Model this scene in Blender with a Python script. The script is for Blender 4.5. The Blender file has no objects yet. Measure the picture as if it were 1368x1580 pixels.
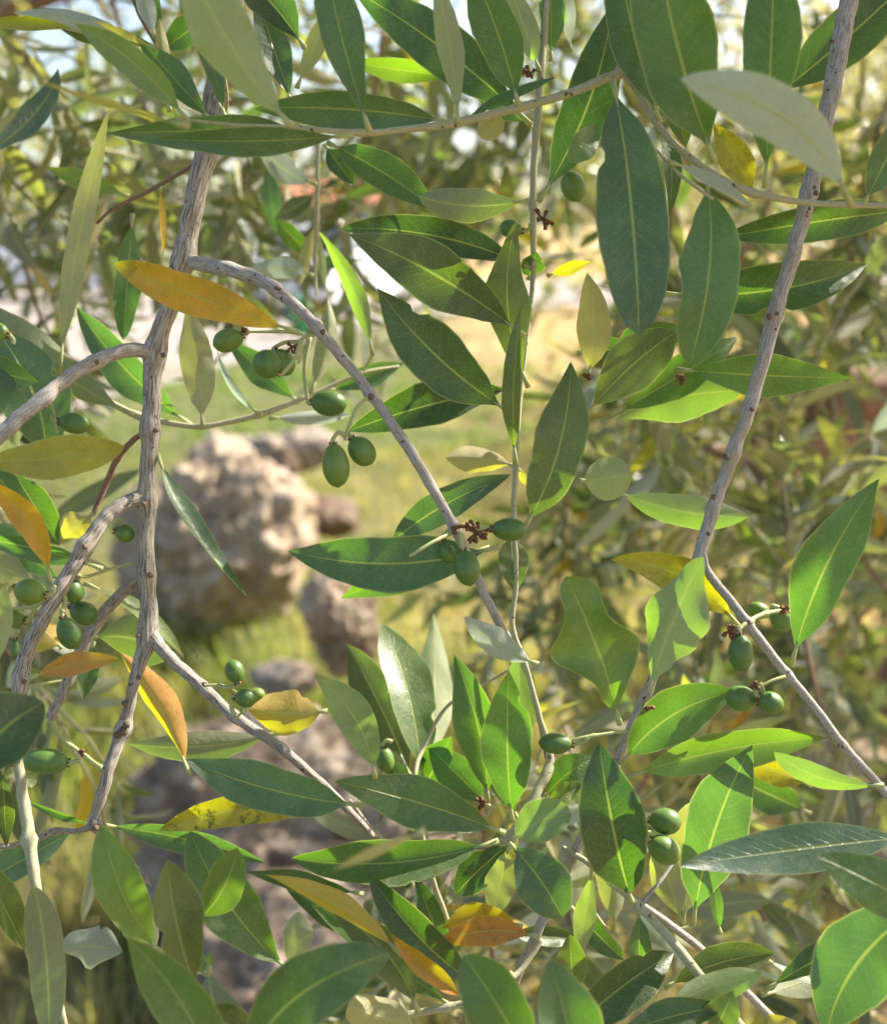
import bpy, bmesh, math, random
from mathutils import Vector, Matrix, noise
random.seed(7)
R = math.radians
S = bpy.context.scene
COL = S.collection

# ------------------------------------------------------------------ camera
W0, H0, F = 1368.0, 1580.0, 1694.0
CAMZ, PITCH = 1.5, R(14.6)
CAM = Vector((0, 0, CAMZ))
cd = bpy.data.cameras.new('camera'); cam = bpy.data.objects.new('camera', cd); COL.objects.link(cam)
cam.location = CAM; cam.rotation_euler = (R(90) - PITCH, 0, 0)
cd.sensor_fit = 'VERTICAL'; cd.sensor_height = 24.0; cd.lens = 24.0 * F / H0
cd.clip_start = 0.02; cd.clip_end = 2000
cd.dof.use_dof = True; cd.dof.focus_distance = 0.395; cd.dof.aperture_fstop = cd.lens / 4.6
S.camera = cam
AX = Vector((1, 0, 0)); AF = Vector((0, math.cos(PITCH), -math.sin(PITCH))); AU = Vector((0, math.sin(PITCH), math.cos(PITCH)))

# ------------------------------------------------------------------ world, sun, exposure
SUN = Vector((0.70, 0.42, 0.70)).normalized()
wd = bpy.data.worlds.new('World'); S.world = wd; wd.use_nodes = True
wn = wd.node_tree.nodes; bg = wn['Background']
sky = wn.new('ShaderNodeTexSky'); sky.sky_type = 'NISHITA'; sky.sun_disc = False
sky.sun_elevation = math.asin(SUN.z); sky.sun_rotation = math.atan2(SUN.x, SUN.y)
sky.dust_density = 2.5; sky.air_density = 1.0
wd.node_tree.links.new(sky.outputs[0], bg.inputs[0]); bg.inputs[1].default_value = 0.10
sl = bpy.data.lights.new('sun', 'SUN'); so = bpy.data.objects.new('sun', sl); COL.objects.link(so)
sl.energy = 5.0; sl.angle = R(0.6); sl.color = (1.0, 0.93, 0.80)
so.rotation_euler = (-SUN).to_track_quat('-Z', 'Y').to_euler()
S.view_settings.view_transform = 'Standard'; S.view_settings.look = 'None'
S.view_settings.exposure = 1.55; S.view_settings.gamma = 1.0; S.view_settings.use_curve_mapping = False
S.render.engine = 'CYCLES'
S.cycles.max_bounces = 8; S.cycles.transmission_bounces = 6; S.cycles.diffuse_bounces = 4

# ------------------------------------------------------------------ helpers
def P(px, py, d):
    return CAM + AF * d + AX * ((px - W0 / 2) / F * d) + AU * ((H0 / 2 - py) / F * d)
def project(p):
    v = p - CAM; d = v.dot(AF)
    if d <= 0.01: return None
    return (W0 / 2 + F * v.dot(AX) / d, H0 / 2 - F * v.dot(AU) / d, d)
def gp(px, py, z=0.0):
    """point on the ground plane seen at a pixel"""
    dr = AF + AX * ((px - W0 / 2) / F) + AU * ((H0 / 2 - py) / F)
    return CAM + dr * ((z - CAMZ) / dr.z)
def obj(name, me, mat=None, parent=None, loc=None):
    o = bpy.data.objects.new(name, me); COL.objects.link(o)
    if mat is not None and me is not None and len(me.materials) == 0:
        for m in (mat if isinstance(mat, (list, tuple)) else [mat]): me.materials.append(m)
    if parent is not None: o.parent = parent
    if loc is not None: o.location = loc
    return o
def thing(name, label, cat, loc=(0, 0, 0), group=None):
    o = bpy.data.objects.new(name, None); COL.objects.link(o); o.location = loc
    o.empty_display_size = 0.05
    o['label'] = label; o['category'] = cat
    if group: o['group'] = group
    return o
def tag(o, label=None, cat=None, group=None, kind=None):
    if label: o['label'] = label
    if cat: o['category'] = cat
    if group: o['group'] = group
    if kind: o['kind'] = kind
    return o
class MB:
    def __init__(s): s.v = []; s.f = []; s.uv = []; s.mi = []
    def add(s, vs, fs, uvs=None, mi=0):
        n = len(s.v); s.v.extend(vs)
        for k, f in enumerate(fs):
            s.f.append([i + n for i in f])
            s.uv.append(uvs[k] if uvs else [(0, 0)] * len(f)); s.mi.append(mi)
    def mesh(s, name, smooth=True, origin=Vector((0, 0, 0))):
        me = bpy.data.meshes.new(name)
        me.from_pydata([tuple(Vector(v) - origin) for v in s.v], [], s.f)
        ul = me.uv_layers.new(name='UVMap'); k = 0
        flat = []
        for f in s.uv:
            for u in f: flat.extend(u)
        ul.data.foreach_set('uv', flat)
        me.polygons.foreach_set('material_index', s.mi)
        if smooth: me.polygons.foreach_set('use_smooth', [True] * len(me.polygons))
        me.update(); return me
def spline(pts, n):
    """Catmull-Rom through pts (tuples of any length), n samples per span"""
    out = []; m = len(pts)
    for i in range(m - 1):
        p0 = pts[max(i - 1, 0)]; p1 = pts[i]; p2 = pts[i + 1]; p3 = pts[min(i + 2, m - 1)]
        for k in range(n):
            t = k / n
            out.append(tuple(0.5 * ((2 * b) + (c - a) * t + (2 * a - 5 * b + 4 * c - d) * t * t + (-a + 3 * b - 3 * c + d) * t ** 3)
                             for a, b, c, d in zip(p0, p1, p2, p3)))
    out.append(tuple(pts[-1])); return out
def tube(mb, path, rad, sides=8, mi=0, cap=True, rough=0.0, seed=0.0):
    n = len(path); vs = []; L = 0; ls = []
    up = Vector((0, -1, 0.2)); prev = None
    for i in range(n):
        d = (path[min(i + 1, n - 1)] - path[max(i - 1, 0)])
        if d.length < 1e-9: d = Vector((0, 0, 1))
        d.normalize()
        if prev is None:
            s = d.cross(up)
            if s.length < 1e-3: s = d.cross(Vector((1, 0, 0)))
        else:
            s = prev - d * prev.dot(d)
        s.normalize(); prev = s.copy(); t = d.cross(s)
        if i: L += (path[i] - path[i - 1]).length
        ls.append(L)
        for k in range(sides):
            a = 2 * math.pi * k / sides
            r = rad[i]
            if rough:
                r *= 1 + rough * 0.45 * noise.noise(Vector((math.cos(a) * 1.1 + seed, math.sin(a) * 1.1, L / max(rad[0], 1e-4) * 0.55)))
            vs.append(path[i] + (s * math.cos(a) + t * math.sin(a)) * r)
    fs = []; uv = []; c = 2 * math.pi * max(rad[0], 1e-4)
    for i in range(n - 1):
        for k in range(sides):
            k2 = (k + 1) % sides
            fs.append((i * sides + k, i * sides + k2, (i + 1) * sides + k2, (i + 1) * sides + k))
            uv.append([(k / sides, ls[i] / c), ((k + 1) / sides, ls[i] / c), ((k + 1) / sides, ls[i + 1] / c), (k / sides, ls[i + 1] / c)])
    if cap:
        fs.append(tuple(range(sides))[::-1]); uv.append([(0, 0)] * sides)
        fs.append(tuple((n - 1) * sides + k for k in range(sides))); uv.append([(0, 0)] * sides)
    mb.add(vs, fs, uv, mi)
def box(mb, c, sx, sy, sz, mi=0):
    c = Vector(c); vs = [c + Vector((x * sx / 2, y * sy / 2, z * sz / 2)) for x in (-1, 1) for y in (-1, 1) for z in (-1, 1)]
    fs = [(0, 1, 3, 2), (4, 6, 7, 5), (0, 4, 5, 1), (2, 3, 7, 6), (0, 2, 6, 4), (1, 5, 7, 3)]
    mb.add(vs, fs, None, mi)

# ------------------------------------------------------------------ materials
def mat(name):
    m = bpy.data.materials.new(name); m.use_nodes = True
    nt = m.node_tree; return m, nt, nt.nodes, nt.links
class N:
    """tiny node helper"""
    def __init__(s, nt): s.nt = nt; s.n = nt.nodes; s.l = nt.links
    def put(s, sock, v):
        if isinstance(v, bpy.types.NodeSocket): s.l.new(v, sock)
        elif v is not None: sock.default_value = v
    def math(s, op, a, b=None, c=None, clamp=False):
        m = s.n.new('ShaderNodeMath'); m.operation = op; m.use_clamp = clamp
        s.put(m.inputs[0], a); s.put(m.inputs[1], b)
        if c is not None: s.put(m.inputs[2], c)
        return m.outputs[0]
    def mix(s, f, a, b, mode='MIX'):
        m = s.n.new('ShaderNodeMix'); m.data_type = 'RGBA'; m.blend_type = mode
        s.put(m.inputs[0], f)
        s.put(m.inputs[6], a if not isinstance(a, tuple) else (*a[:3], 1)); s.put(m.inputs[7], b if not isinstance(b, tuple) else (*b[:3], 1))
        return m.outputs[2]
    def noise(s, vec, scale, detail=2, rough=0.5, col=False):
        t = s.n.new('ShaderNodeTexNoise'); t.inputs['Scale'].default_value = scale
        t.inputs['Detail'].default_value = detail; t.inputs['Roughness'].default_value = rough
        if vec is not None: s.l.new(vec, t.inputs['Vector'])
        return t.outputs['Color' if col else 'Fac']
    def ramp(s, f, stops):
        r = s.n.new('ShaderNodeValToRGB'); s.put(r.inputs[0], f)
        e = r.color_ramp.elements
        while len(e) < len(stops): e.new(0.5)
        for i, (p, c) in enumerate(stops):
            e[i].position = p; e[i].color = (*c, 1) if isinstance(c, tuple) else (c, c, c, 1)
        return r.outputs[0]
    def bump(s, h, st, dist=0.001):
        b = s.n.new('ShaderNodeBump'); b.inputs['Strength'].default_value = st; b.inputs['Distance'].default_value = dist
        s.l.new(h, b.inputs['Height']); return b.outputs[0]
    def tc(s, which): 
        t = s.n.new('ShaderNodeTexCoord'); return t.outputs[which]
    def vmap(s, vec, scale=(1, 1, 1), loc=(0, 0, 0)):
        m = s.n.new('ShaderNodeMapping'); s.l.new(vec, m.inputs[0]); m.inputs['Scale'].default_value = scale
        s.put(m.inputs['Location'], loc); return m.outputs[0]

def leaf_material(name, detail=True, trans=0.32, tm=(2.8, 4.4, 0.25)):
    m, nt, n, l = mat(name); h = N(nt); pb = n['Principled BSDF']; out = n['Material Output']
    oi = n.new('ShaderNodeObjectInfo'); col = oi.outputs['Color']; al = oi.outputs['Alpha']; rnd = oi.outputs['Random']
    geo = n.new('ShaderNodeNewGeometry'); back = geo.outputs['Backfacing']
    uv = h.tc('UV'); sep = n.new('ShaderNodeSeparateXYZ'); l.new(uv, sep.inputs[0]); t = sep.outputs[0]; v = sep.outputs[1]
    x = h.math('MULTIPLY', h.math('ABSOLUTE', h.math('SUBTRACT', v, 0.5)), 2.0)        # 0 midrib .. 1 margin
    oc = h.tc('Object')
    off = n.new('ShaderNodeCombineXYZ'); 
    for k in range(3): l.new(h.math('MULTIPLY', rnd, 7.0 + k * 3), off.inputs[k])
    va = n.new('ShaderNodeVectorMath'); va.operation = 'ADD'; l.new(oc, va.inputs[0]); l.new(off.outputs[0], va.inputs[1]); pos = va.outputs[0]
    big = h.noise(pos, 70, 3)
    patch = h.noise(pos, 190, 4, 0.6)
    fine = h.noise(pos, 2300, 2, 0.6)
    val = h.math('MULTIPLY_ADD', big, 0.9, 0.55)
    hue = h.mix(h.ramp(patch, [(0.40, 0.0), (0.72, 1.0)]), (1, 1, 1), (1.30, 1.08, 0.85), 'MIX')
    cc = h.mix(1.0, h.mix(1.0, col, hue, 'MULTIPLY'), val, 'MULTIPLY')
    # fine scurfy speckle of olive leaves
    sp = h.ramp(fine, [(0.46, 0.0), (0.62, 1.0)])
    dusty = h.math('MULTIPLY_ADD', h.ramp(patch, [(0.35, 0.0), (0.65, 1.0)]), 0.30, 0.12)
    cc = h.mix(h.math('MULTIPLY', sp, dusty), cc, (0.36, 0.38, 0.27))
    cc = h.mix(h.math('MULTIPLY', h.ramp(h.noise(pos, 2600, 2), [(0.52, 0.0), (0.68, 1.0)]), 0.45), cc, (0.012, 0.022, 0.008))
    # damage spots
    spots = h.ramp(h.noise(pos, 420, 5, 0.7), [(0.47, 0.0), (0.60, 1.0)])
    blot = h.ramp(h.noise(pos, 110, 2), [(0.42, 0.0), (0.56, 1.0)])
    sm = h.math('MULTIPLY', h.math('MULTIPLY', spots, blot), al)
    cc = h.mix(sm, cc, (0.06, 0.065, 0.012))
    few = h.ramp(h.noise(pos, 330, 2), [(0.735, 0.0), (0.75, 1.0)])
    cc = h.mix(h.math('MULTIPLY', few, 0.7), cc, (0.16, 0.09, 0.03))
    # veins
    sc_ = n.new('ShaderNodeSeparateColor'); l.new(col, sc_.inputs[0])
    warm = h.math('MULTIPLY', h.math('SUBTRACT', sc_.outputs[0], sc_.outputs[1]), 6.0, clamp=True)
    ph = h.math('SUBTRACT', h.math('MULTIPLY', t, 15.0), h.math('MULTIPLY', x, 2.0))
    ph = h.math('ADD', ph, h.math('MULTIPLY', patch, 0.9))
    fr = h.math('ABSOLUTE', h.math('SUBTRACT', h.math('FRACT', ph), 0.5))
    vein = h.math('MULTIPLY', h.ramp(fr, [(0.0, 1.0), (0.075, 0.0)]), h.math('SUBTRACT', 1.0, x, clamp=True))
    wmid = h.math('MULTIPLY_ADD', t, -0.035, 0.075)
    mid = h.ramp(h.math('DIVIDE', x, wmid), [(0.35, 1.0), (1.0, 0.0)])
    edge = h.ramp(x, [(0.93, 0.0), (0.985, 1.0)])  # paler margin of the blade, doubling as the backlit rim, put in as colour
    rib = h.mix(0.62, col, (0.42, 0.46, 0.17))
    top = h.mix(h.math('MULTIPLY', vein, 0.27), cc, rib)
    top = h.mix(h.math('MULTIPLY', mid, 0.85), top, rib)
    top = h.mix(h.math('MULTIPLY', edge, 0.45), top, rib)
    tipm = h.math('MULTIPLY', h.ramp(h.math('MULTIPLY_ADD', patch, 0.22, t), [(0.985, 0.0), (1.06, 1.0)]), h.math('MULTIPLY_ADD', warm, 0.75, 0.12))
    top = h.mix(tipm, top, (0.10, 0.045, 0.018))
    rem = h.math('MULTIPLY', warm, h.ramp(h.noise(pos, 120, 4, 0.65), [(0.52, 0.0), (0.68, 1.0)]))
    top = h.mix(h.math('MULTIPLY', rem, 0.55), top, h.mix(1.0, col, (0.55, 0.95, 1.0), 'MULTIPLY'))
    # underside: felted, pale
    lum = h.mix(h.math('MULTIPLY_ADD', warm, -0.42, 0.60), col, (0.40, 0.40, 0.28))
    un = h.mix(1.0, lum, h.math('MULTIPLY_ADD', big, 0.35, 0.82), 'MULTIPLY')
    un = h.mix(h.math('MULTIPLY', sp, 0.16), un, (0.55, 0.56, 0.42))
    un = h.mix(h.math('MULTIPLY', h.math('ADD', vein, h.ramp(h.noise(pos, 900, 3), [(0.5, 0.0), (0.62, 1.0)])), 0.26), un, h.mix(1.0, un, (0.5, 0.52, 0.45), 'MULTIPLY'))
    un = h.mix(h.math('MULTIPLY', sm, 0.7), un, (0.20, 0.13, 0.06))
    un = h.mix(h.math('MULTIPLY', h.math('MAXIMUM', h.ramp(h.math('DIVIDE', x, 0.16), [(0.0, 1.0), (1.0, 0.0)]), h.math('MULTIPLY', vein, 0.22)), 0.5), un, (0.50, 0.52, 0.26))
    base = h.mix(back, top, un)
    l.new(base, pb.inputs['Base Color'])
    l.new(h.math('MULTIPLY_ADD', back, 0.34, h.math('MULTIPLY_ADD', big, 0.16, 0.30)), pb.inputs['Roughness'])
    pb.inputs['Specular IOR Level'].default_value = 0.55
    hgt = h.math('SUBTRACT', h.math('MULTIPLY', fine, 0.25), h.math('ADD', h.math('MULTIPLY', mid, 0.9), h.math('MULTIPLY', vein, 0.28)))
    hgt = h.math('ADD', hgt, h.math('MULTIPLY', patch, 1.1))
    if detail: l.new(h.bump(hgt, 0.6, 0.0006), pb.inputs['Normal'])
    tr = n.new('ShaderNodeBsdfTranslucent')
    tcol = h.mix(1.0, col, tm, 'MULTIPLY')
    vm = n.new('ShaderNodeVectorMath'); vm.operation = 'MINIMUM'; l.new(tcol, vm.inputs[0]); vm.inputs[1].default_value = (0.75, 0.75, 0.75); tcol = vm.outputs[0]
    tcol = h.mix(h.math('MULTIPLY', h.math('SUBTRACT', sc_.outputs[2], 0.125), 7.0, clamp=True), tcol, h.mix(1.0, col, (0.9, 0.95, 0.7), 'MULTIPLY'))
    tcol = h.mix(1.0, tcol, h.math('MULTIPLY_ADD', big, 0.5, 0.75), 'MULTIPLY')
    tcol = h.mix(h.math('MULTIPLY', mid, 0.8), tcol, (0.62, 0.85, 0.10))
    tcol = h.mix(h.math('MULTIPLY', vein, 0.22), tcol, (0.62, 0.85, 0.10))
    tcol = h.mix(h.math('MULTIPLY', edge, 0.7), tcol, (0.75, 0.85, 0.20))
    tcol = h.mix(sm, tcol, (0.10, 0.10, 0.01))
    l.new(tcol, tr.inputs[0])
    mx = n.new('ShaderNodeMixShader'); mx.inputs[0].default_value = trans
    l.new(pb.outputs[0], mx.inputs[1]); l.new(tr.outputs[0], mx.inputs[2]); l.new(mx.outputs[0], out.inputs[0])
    return m
M_LEAF = leaf_material('olive_leaf')
M_LEAF2 = leaf_material('olive_leaf_bough', trans=0.28, tm=(2.7, 3.1, 0.8))  # for the boughs behind: transmitted colour less saturated than in the front leaves

def simple(name, color, rough=0.6, nscale=60, amt=0.25, c2=None, bump=0.0, bscale=None, spec=0.4, trans=0):
    m, nt, n, l = mat(name); h = N(nt); pb = n['Principled BSDF']; oc = h.tc('Object')
    f = h.noise(oc, nscale, 4, 0.6)
    c2 = c2 or tuple(c * 0.55 for c in color)
    c = h.mix(h.ramp(f, [(0.5 - amt, 0.0), (0.5 + amt, 1.0)]), c2, color)
    l.new(c, pb.inputs['Base Color']); pb.inputs['Roughness'].default_value = rough; pb.inputs['Specular IOR Level'].default_value = spec
    if bump: l.new(h.bump(h.noise(oc, bscale or nscale * 2, 5, 0.65), bump, 0.002), pb.inputs['Normal'])
    if trans:
        tr = n.new('ShaderNodeBsdfTranslucent'); l.new(c, tr.inputs[0]); mx = n.new('ShaderNodeMixShader'); mx.inputs[0].default_value = trans
        l.new(pb.outputs[0], mx.inputs[1]); l.new(tr.outputs[0], mx.inputs[2]); l.new(mx.outputs[0], n['Material Output'].inputs[0])
    return m
def bark_material(name, c1, c2, c3, streak=1.0, bumpk=0.6):
    m, nt, n, l = mat(name); h = N(nt); pb = n['Principled BSDF']
    uv = h.tc('UV'); oc = h.tc('Object')
    st = h.noise(h.vmap(uv, (30, 3.4, 1)), 1.0, 5, 0.7)
    bl = h.noise(oc, 130, 4, 0.6); fn = h.noise(oc, 1500, 3, 0.7)
    c = h.mix(h.ramp(st, [(0.42, 0.0), (0.54, 1.0)]), c2, c1)
    c = h.mix(h.math('MULTIPLY', h.ramp(bl, [(0.50, 0.0), (0.70, 1.0)]), 0.75), c, c3)
    c = h.mix(h.math('MULTIPLY', h.ramp(fn, [(0.55, 0.0), (0.70, 1.0)]), 0.55), c, tuple(x * 0.35 for x in c2))
    dots = h.ramp(h.noise(oc, 420, 1), [(0.70, 0.0), (0.74, 1.0)])
    c = h.mix(h.math('MULTIPLY', dots, 0.8), c, (0.05, 0.035, 0.025))
    l.new(c, pb.inputs['Base Color']); pb.inputs['Roughness'].default_value = 0.8; pb.inputs['Specular IOR Level'].default_value = 0.3
    hh = h.math('ADD', h.math('MULTIPLY', st, streak), h.math('MULTIPLY', fn, 0.35))
    l.new(h.bump(hh, bumpk, 0.0012), pb.inputs['Normal'])
    return m
M_BARK = bark_material('old_bark', (0.46, 0.42, 0.375), (0.16, 0.13, 0.11), (0.32, 0.275, 0.21), 0.9, 0.7)
M_GREY = bark_material('grey_bark', (0.45, 0.42, 0.395), (0.27, 0.235, 0.215), (0.35, 0.30, 0.21), 0.7, 0.6)
M_YOUNG = bark_material('young_twig_bark', (0.43, 0.41, 0.27), (0.33, 0.32, 0.19), (0.44, 0.42, 0.31), 0.4, 0.4)
M_RED = bark_material('brown_bark', (0.34, 0.21, 0.15), (0.17, 0.10, 0.07), (0.26, 0.19, 0.13), 1.0, 0.6)
M_PET = simple('petiole', (0.50, 0.53, 0.26), 0.55, 900, 0.3, (0.42, 0.46, 0.20), trans=0.25)
M_KNOT = simple('knot_bark', (0.24, 0.17, 0.125), 0.9, 500, 0.3, (0.07, 0.045, 0.035), 0.6)
M_DRY = simple('dry_calyx', (0.30, 0.14, 0.06), 0.8, 1500, 0.25, (0.08, 0.035, 0.02), 0.5)

def olive_material():
    m, nt, n, l = mat('olive_skin'); h = N(nt); pb = n['Principled BSDF']; oc = h.tc('Object')
    oi = n.new('ShaderNodeObjectInfo')
    f = h.noise(oc, 160, 3)
    c = h.mix(h.ramp(f, [(0.3, 0.0), (0.7, 1.0)]), (0.085, 0.165, 0.030), (0.125, 0.215, 0.045))
    c = h.mix(1.0, c, h.ramp(oi.outputs['Random'], [(0.0, (0.72, 0.78, 0.80)), (0.5, (1, 1, 1)), (1.0, (1.30, 1.12, 0.85))]), 'MULTIPLY')
    c = h.mix(h.math('MULTIPLY', h.ramp(h.noise(oc, 900, 3), [(0.64, 0.0), (0.70, 1.0)]), 0.35), c, (0.12, 0.10, 0.04))
    c = h.mix(h.math('MULTIPLY', h.ramp(h.noise(oc, 2600, 1), [(0.66, 0.0), (0.74, 1.0)]), 0.45), c, (0.35, 0.45, 0.22))
    l.new(c, pb.inputs['Base Color']); pb.inputs['Roughness'].default_value = 0.42
    pb.inputs['Subsurface Weight'].default_value = 0.25; pb.inputs['Subsurface Radius'].default_value = (0.4, 0.9, 0.15)
    pb.inputs['Subsurface Scale'].default_value = 0.004
    l.new(h.bump(h.noise(oc, 500, 3), 0.15, 0.0006), pb.inputs['Normal'])
    return m
M_OLIVE = olive_material()

def rock_material(name, c1, c2, c3):
    m, nt, n, l = mat(name); h = N(nt); pb = n['Principled BSDF']; oc = h.tc('Object')
    a = h.noise(oc, 3.0, 6, 0.65); b = h.noise(oc, 14, 6, 0.7); c_ = h.noise(oc, 70, 5, 0.7)
    c = h.mix(h.ramp(a, [(0.38, 0.0), (0.62, 1.0)]), c1, c2)
    c = h.mix(h.ramp(b, [(0.48, 0.0), (0.62, 1.0)]), c, c3)
    c = h.mix(h.math('MULTIPLY', h.ramp(c_, [(0.54, 0.0), (0.68, 1.0)]), 0.7), c, tuple(x * 0.35 for x in c2))
    l.new(c, pb.inputs['Base Color']); pb.inputs['Roughness'].default_value = 0.92; pb.inputs['Specular IOR Level'].default_value = 0.15
    l.new(h.bump(h.math('ADD', b, h.math('MULTIPLY', c_, 0.35)), 0.9, 0.04), pb.inputs['Normal'])
    return m
M_ROCK = rock_material('limestone', (0.58, 0.46, 0.34), (0.42, 0.30, 0.21), (0.64, 0.54, 0.43))
M_ROCKD = rock_material('brown_stone', (0.22, 0.15, 0.11), (0.15, 0.10, 0.07), (0.32, 0.26, 0.20))
M_ROCKG = rock_material('grey_stone', (0.42, 0.34, 0.27), (0.28, 0.20, 0.15), (0.54, 0.47, 0.39))

# ------------------------------------------------------------------ ground, road
def ground_material():
    m, nt, n, l = mat('dry_meadow'); h = N(nt); pb = n['Principled BSDF']; oc = h.tc('Object')
    a = h.noise(oc, 0.55, 4, 0.6); b = h.noise(oc, 4.5, 5, 0.65); c_ = h.noise(oc, 45, 4, 0.7)
    sep = n.new('ShaderNodeSeparateXYZ'); l.new(oc, sep.inputs[0])
    # straw under the olive trees on the right, greener sward on the left and middle
    side = h.math('ADD', h.math('MULTIPLY', sep.outputs[0], 0.55), h.math('MULTIPLY', h.math('SUBTRACT', a, 0.5), 3.0))
    dry = h.ramp(h.math('ADD', side, 0.12), [(0.0, 0.0), (0.75, 1.0)])
    green = h.mix(h.ramp(b, [(0.35, 0.0), (0.65, 1.0)]), (0.12, 0.14, 0.06), (0.24, 0.23, 0.11))
    straw = h.mix(h.ramp(b, [(0.35, 0.0), (0.62, 1.0)]), (0.36, 0.22, 0.10), (0.68, 0.48, 0.22))
    c = h.mix(dry, green, straw)
    c = h.mix(h.math('MULTIPLY', h.ramp(h.noise(oc, 1.7, 4, 0.6), [(0.52, 0.0), (0.66, 1.0)]), 0.6), c, (0.34, 0.27, 0.17))
    c = h.mix(h.math('MULTIPLY', h.ramp(c_, [(0.5, 0.0), (0.7, 1.0)]), 0.55), c, (0.07, 0.055, 0.025))
    l.new(c, pb.inputs['Base Color']); pb.inputs['Roughness'].default_value = 0.95; pb.inputs['Specular IOR Level'].default_value = 0.1
    l.new(h.bump(h.math('ADD', b, c_), 0.9, 0.05), pb.inputs['Normal'])
    return m
def gz(x, y):
    d = math.hypot(x, y)
    k = min(1.0, max(0.0, (d - 0.6) / 1.0)) * (1 - min(1.0, max(0.0, (y - 10) / 3)))
    return 0.05 * k * noise.noise(Vector((x * 0.9, y * 0.9, 3.1))) + 0.02 * k * noise.noise(Vector((x * 3, y * 3, 9.1)))
def build_ground():
    xs = [-900, -300, -100, -40, -20, -12] + [-8 + 0.25 * i for i in range(73)] + [14, 20, 40, 100, 300, 900]
    ys = [-300, -60, -15, -5, -2] + [-1 + 0.25 * i for i in range(57)] + [15, 18, 25, 40, 80, 200, 900]
    vs = [(x, y, gz(x, y)) for y in ys for x in xs]; nx = len(xs)
    fs = [(j * nx + i, j * nx + i + 1, (j + 1) * nx + i + 1, (j + 1) * nx + i) for j in range(len(ys) - 1) for i in range(nx - 1)]
    mb = MB(); mb.add(vs, fs); o = obj('ground', mb.mesh('ground'), ground_material()); tag(o, kind='structure')
build_ground()
def build_road():
    m, nt, n, l = mat('pale_gravel'); h = N(nt); pb = n['Principled BSDF']; oc = h.tc('Object')
    a = h.noise(oc, 0.8, 5, 0.6); b = h.noise(oc, 30, 4, 0.7)
    c = h.mix(h.ramp(a, [(0.38, 0.0), (0.62, 1.0)]), (0.22, 0.185, 0.165), (0.30, 0.26, 0.225))
    c = h.mix(h.math('MULTIPLY', h.ramp(b, [(0.5, 0.0), (0.7, 1.0)]), 0.4), c, (0.25, 0.21, 0.18))
    l.new(c, pb.inputs['Base Color']); pb.inputs['Roughness'].default_value = 0.95
    # a gravel track that runs from the left foreground to the parked cars
    near = [(-14, 8.0), (-9, 7.8), (-5, 7.6), (-3.4, 8.2), (-2.6, 10.6), (-1.6, 15.2), (1.0, 20.2), (9, 23), (30, 27), (80, 36)]
    far = [(-14, 34), (-9, 33), (-5, 32.5), (-2.5, 32), (-1.2, 32), (0.2, 32), (3.0, 32), (9, 33), (30, 38), (80, 50)]
    sn = spline(near, 8); sf = spline(far, 8)
    vs = []; nn = 14
    for (a0, b0), (a1, b1) in zip(sn, sf):
        for k in range(nn + 1):
            t = k / nn; x = a0 + (a1 - a0) * t; y = b0 + (b1 - b0) * t
            vs.append((x, y, gz(x, y) + 0.03))
    fs = [(i * (nn + 1) + k, (i + 1) * (nn + 1) + k, (i + 1) * (nn + 1) + k + 1, i * (nn + 1) + k + 1) for i in range(len(sn) - 1) for k in range(nn)]
    mb = MB(); mb.add(vs, fs); o = obj('gravel_track', mb.mesh('gravel_track'), m); tag(o, kind='structure')
build_road()

# ------------------------------------------------------------------ rocks
def rock(label, px, py, d, sx, sy, sz, seed, m, name='boulder', group=None, cat='rock', sub=6, rough=1.0, sink=0.25):
    c = P(px, py, d)
    bm = bmesh.new(); bmesh.ops.create_icosphere(bm, subdivisions=sub, radius=1.0)
    sv = Vector((seed * 3.7, seed * 1.3, seed))
    for v in bm.verts:
        p = v.co.copy(); q = p * 1.1 + sv
        r = 1 + rough * (0.42 * noise.noise(q) + 0.34 * (0.4 - abs(noise.noise(q * 2.1))) + 0.24 * (0.3 - abs(noise.noise(q * 4.3))) + 0.13 * (0.3 - abs(noise.noise(q * 9.1))) + 0.05 * noise.noise(q * 21) + 0.025 * noise.noise(q * 43))
        # chipped facets
        s = noise.noise(Vector((p.x * 2 + seed, p.z * 5, p.y * 2))); r += 0.05 * rough * (1 if s > 0.1 else 0)
        v.co = Vector((p.x * sx * r, p.y * sy * r, p.z * sz * r))
    me = bpy.data.meshes.new(name); bm.to_mesh(me); bm.free()
    me.polygons.foreach_set('use_smooth', [True] * len(me.polygons))
    o = obj(name, me, m, loc=c); o.rotation_euler = (0.1 * seed % 0.3, 0, seed)
    tag(o, label, cat, group); return o
rock('large jagged tan limestone boulder standing in sunny grass, centre left', 360, 830, 3.9, 0.28, 0.24, 0.28, 1.3, M_ROCK)
rock('low tan rock leaning against the left foot of the large boulder', 262, 850, 4.1, 0.17, 0.2, 0.22, 4.1, M_ROCK)
rock('small pale grey stone behind the top of the large boulder', 405, 700, 5.6, 0.13, 0.12, 0.09, 2.2, M_ROCKG, 'stone', sub=4)
rock('grey stone farthest back in the row of stones behind the boulder', 470, 690, 6.1, 0.17, 0.13, 0.1, 3.3, M_ROCKG, 'stone', sub=4)
rock('orange brown stone between the grey stones behind the boulder', 437, 716, 5.4, 0.06, 0.06, 0.08, 7.7, M_ROCKD, 'stone', sub=4)
rock('dark reddish brown stone in the grass right of the large boulder', 512, 798, 4.5, 0.11, 0.1, 0.075, 5.4, M_ROCKD, 'stone', sub=4)
rock('brown upright rock below the wide green leaf in the middle', 528, 955, 3.1, 0.09, 0.10, 0.13, 6.2, M_ROCK)
rock('small grey stone lying in the grass beside the yellow leaf', 440, 1050, 2.9, 0.08, 0.08, 0.05, 2.9, M_ROCKG, 'stone', sub=4)
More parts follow.
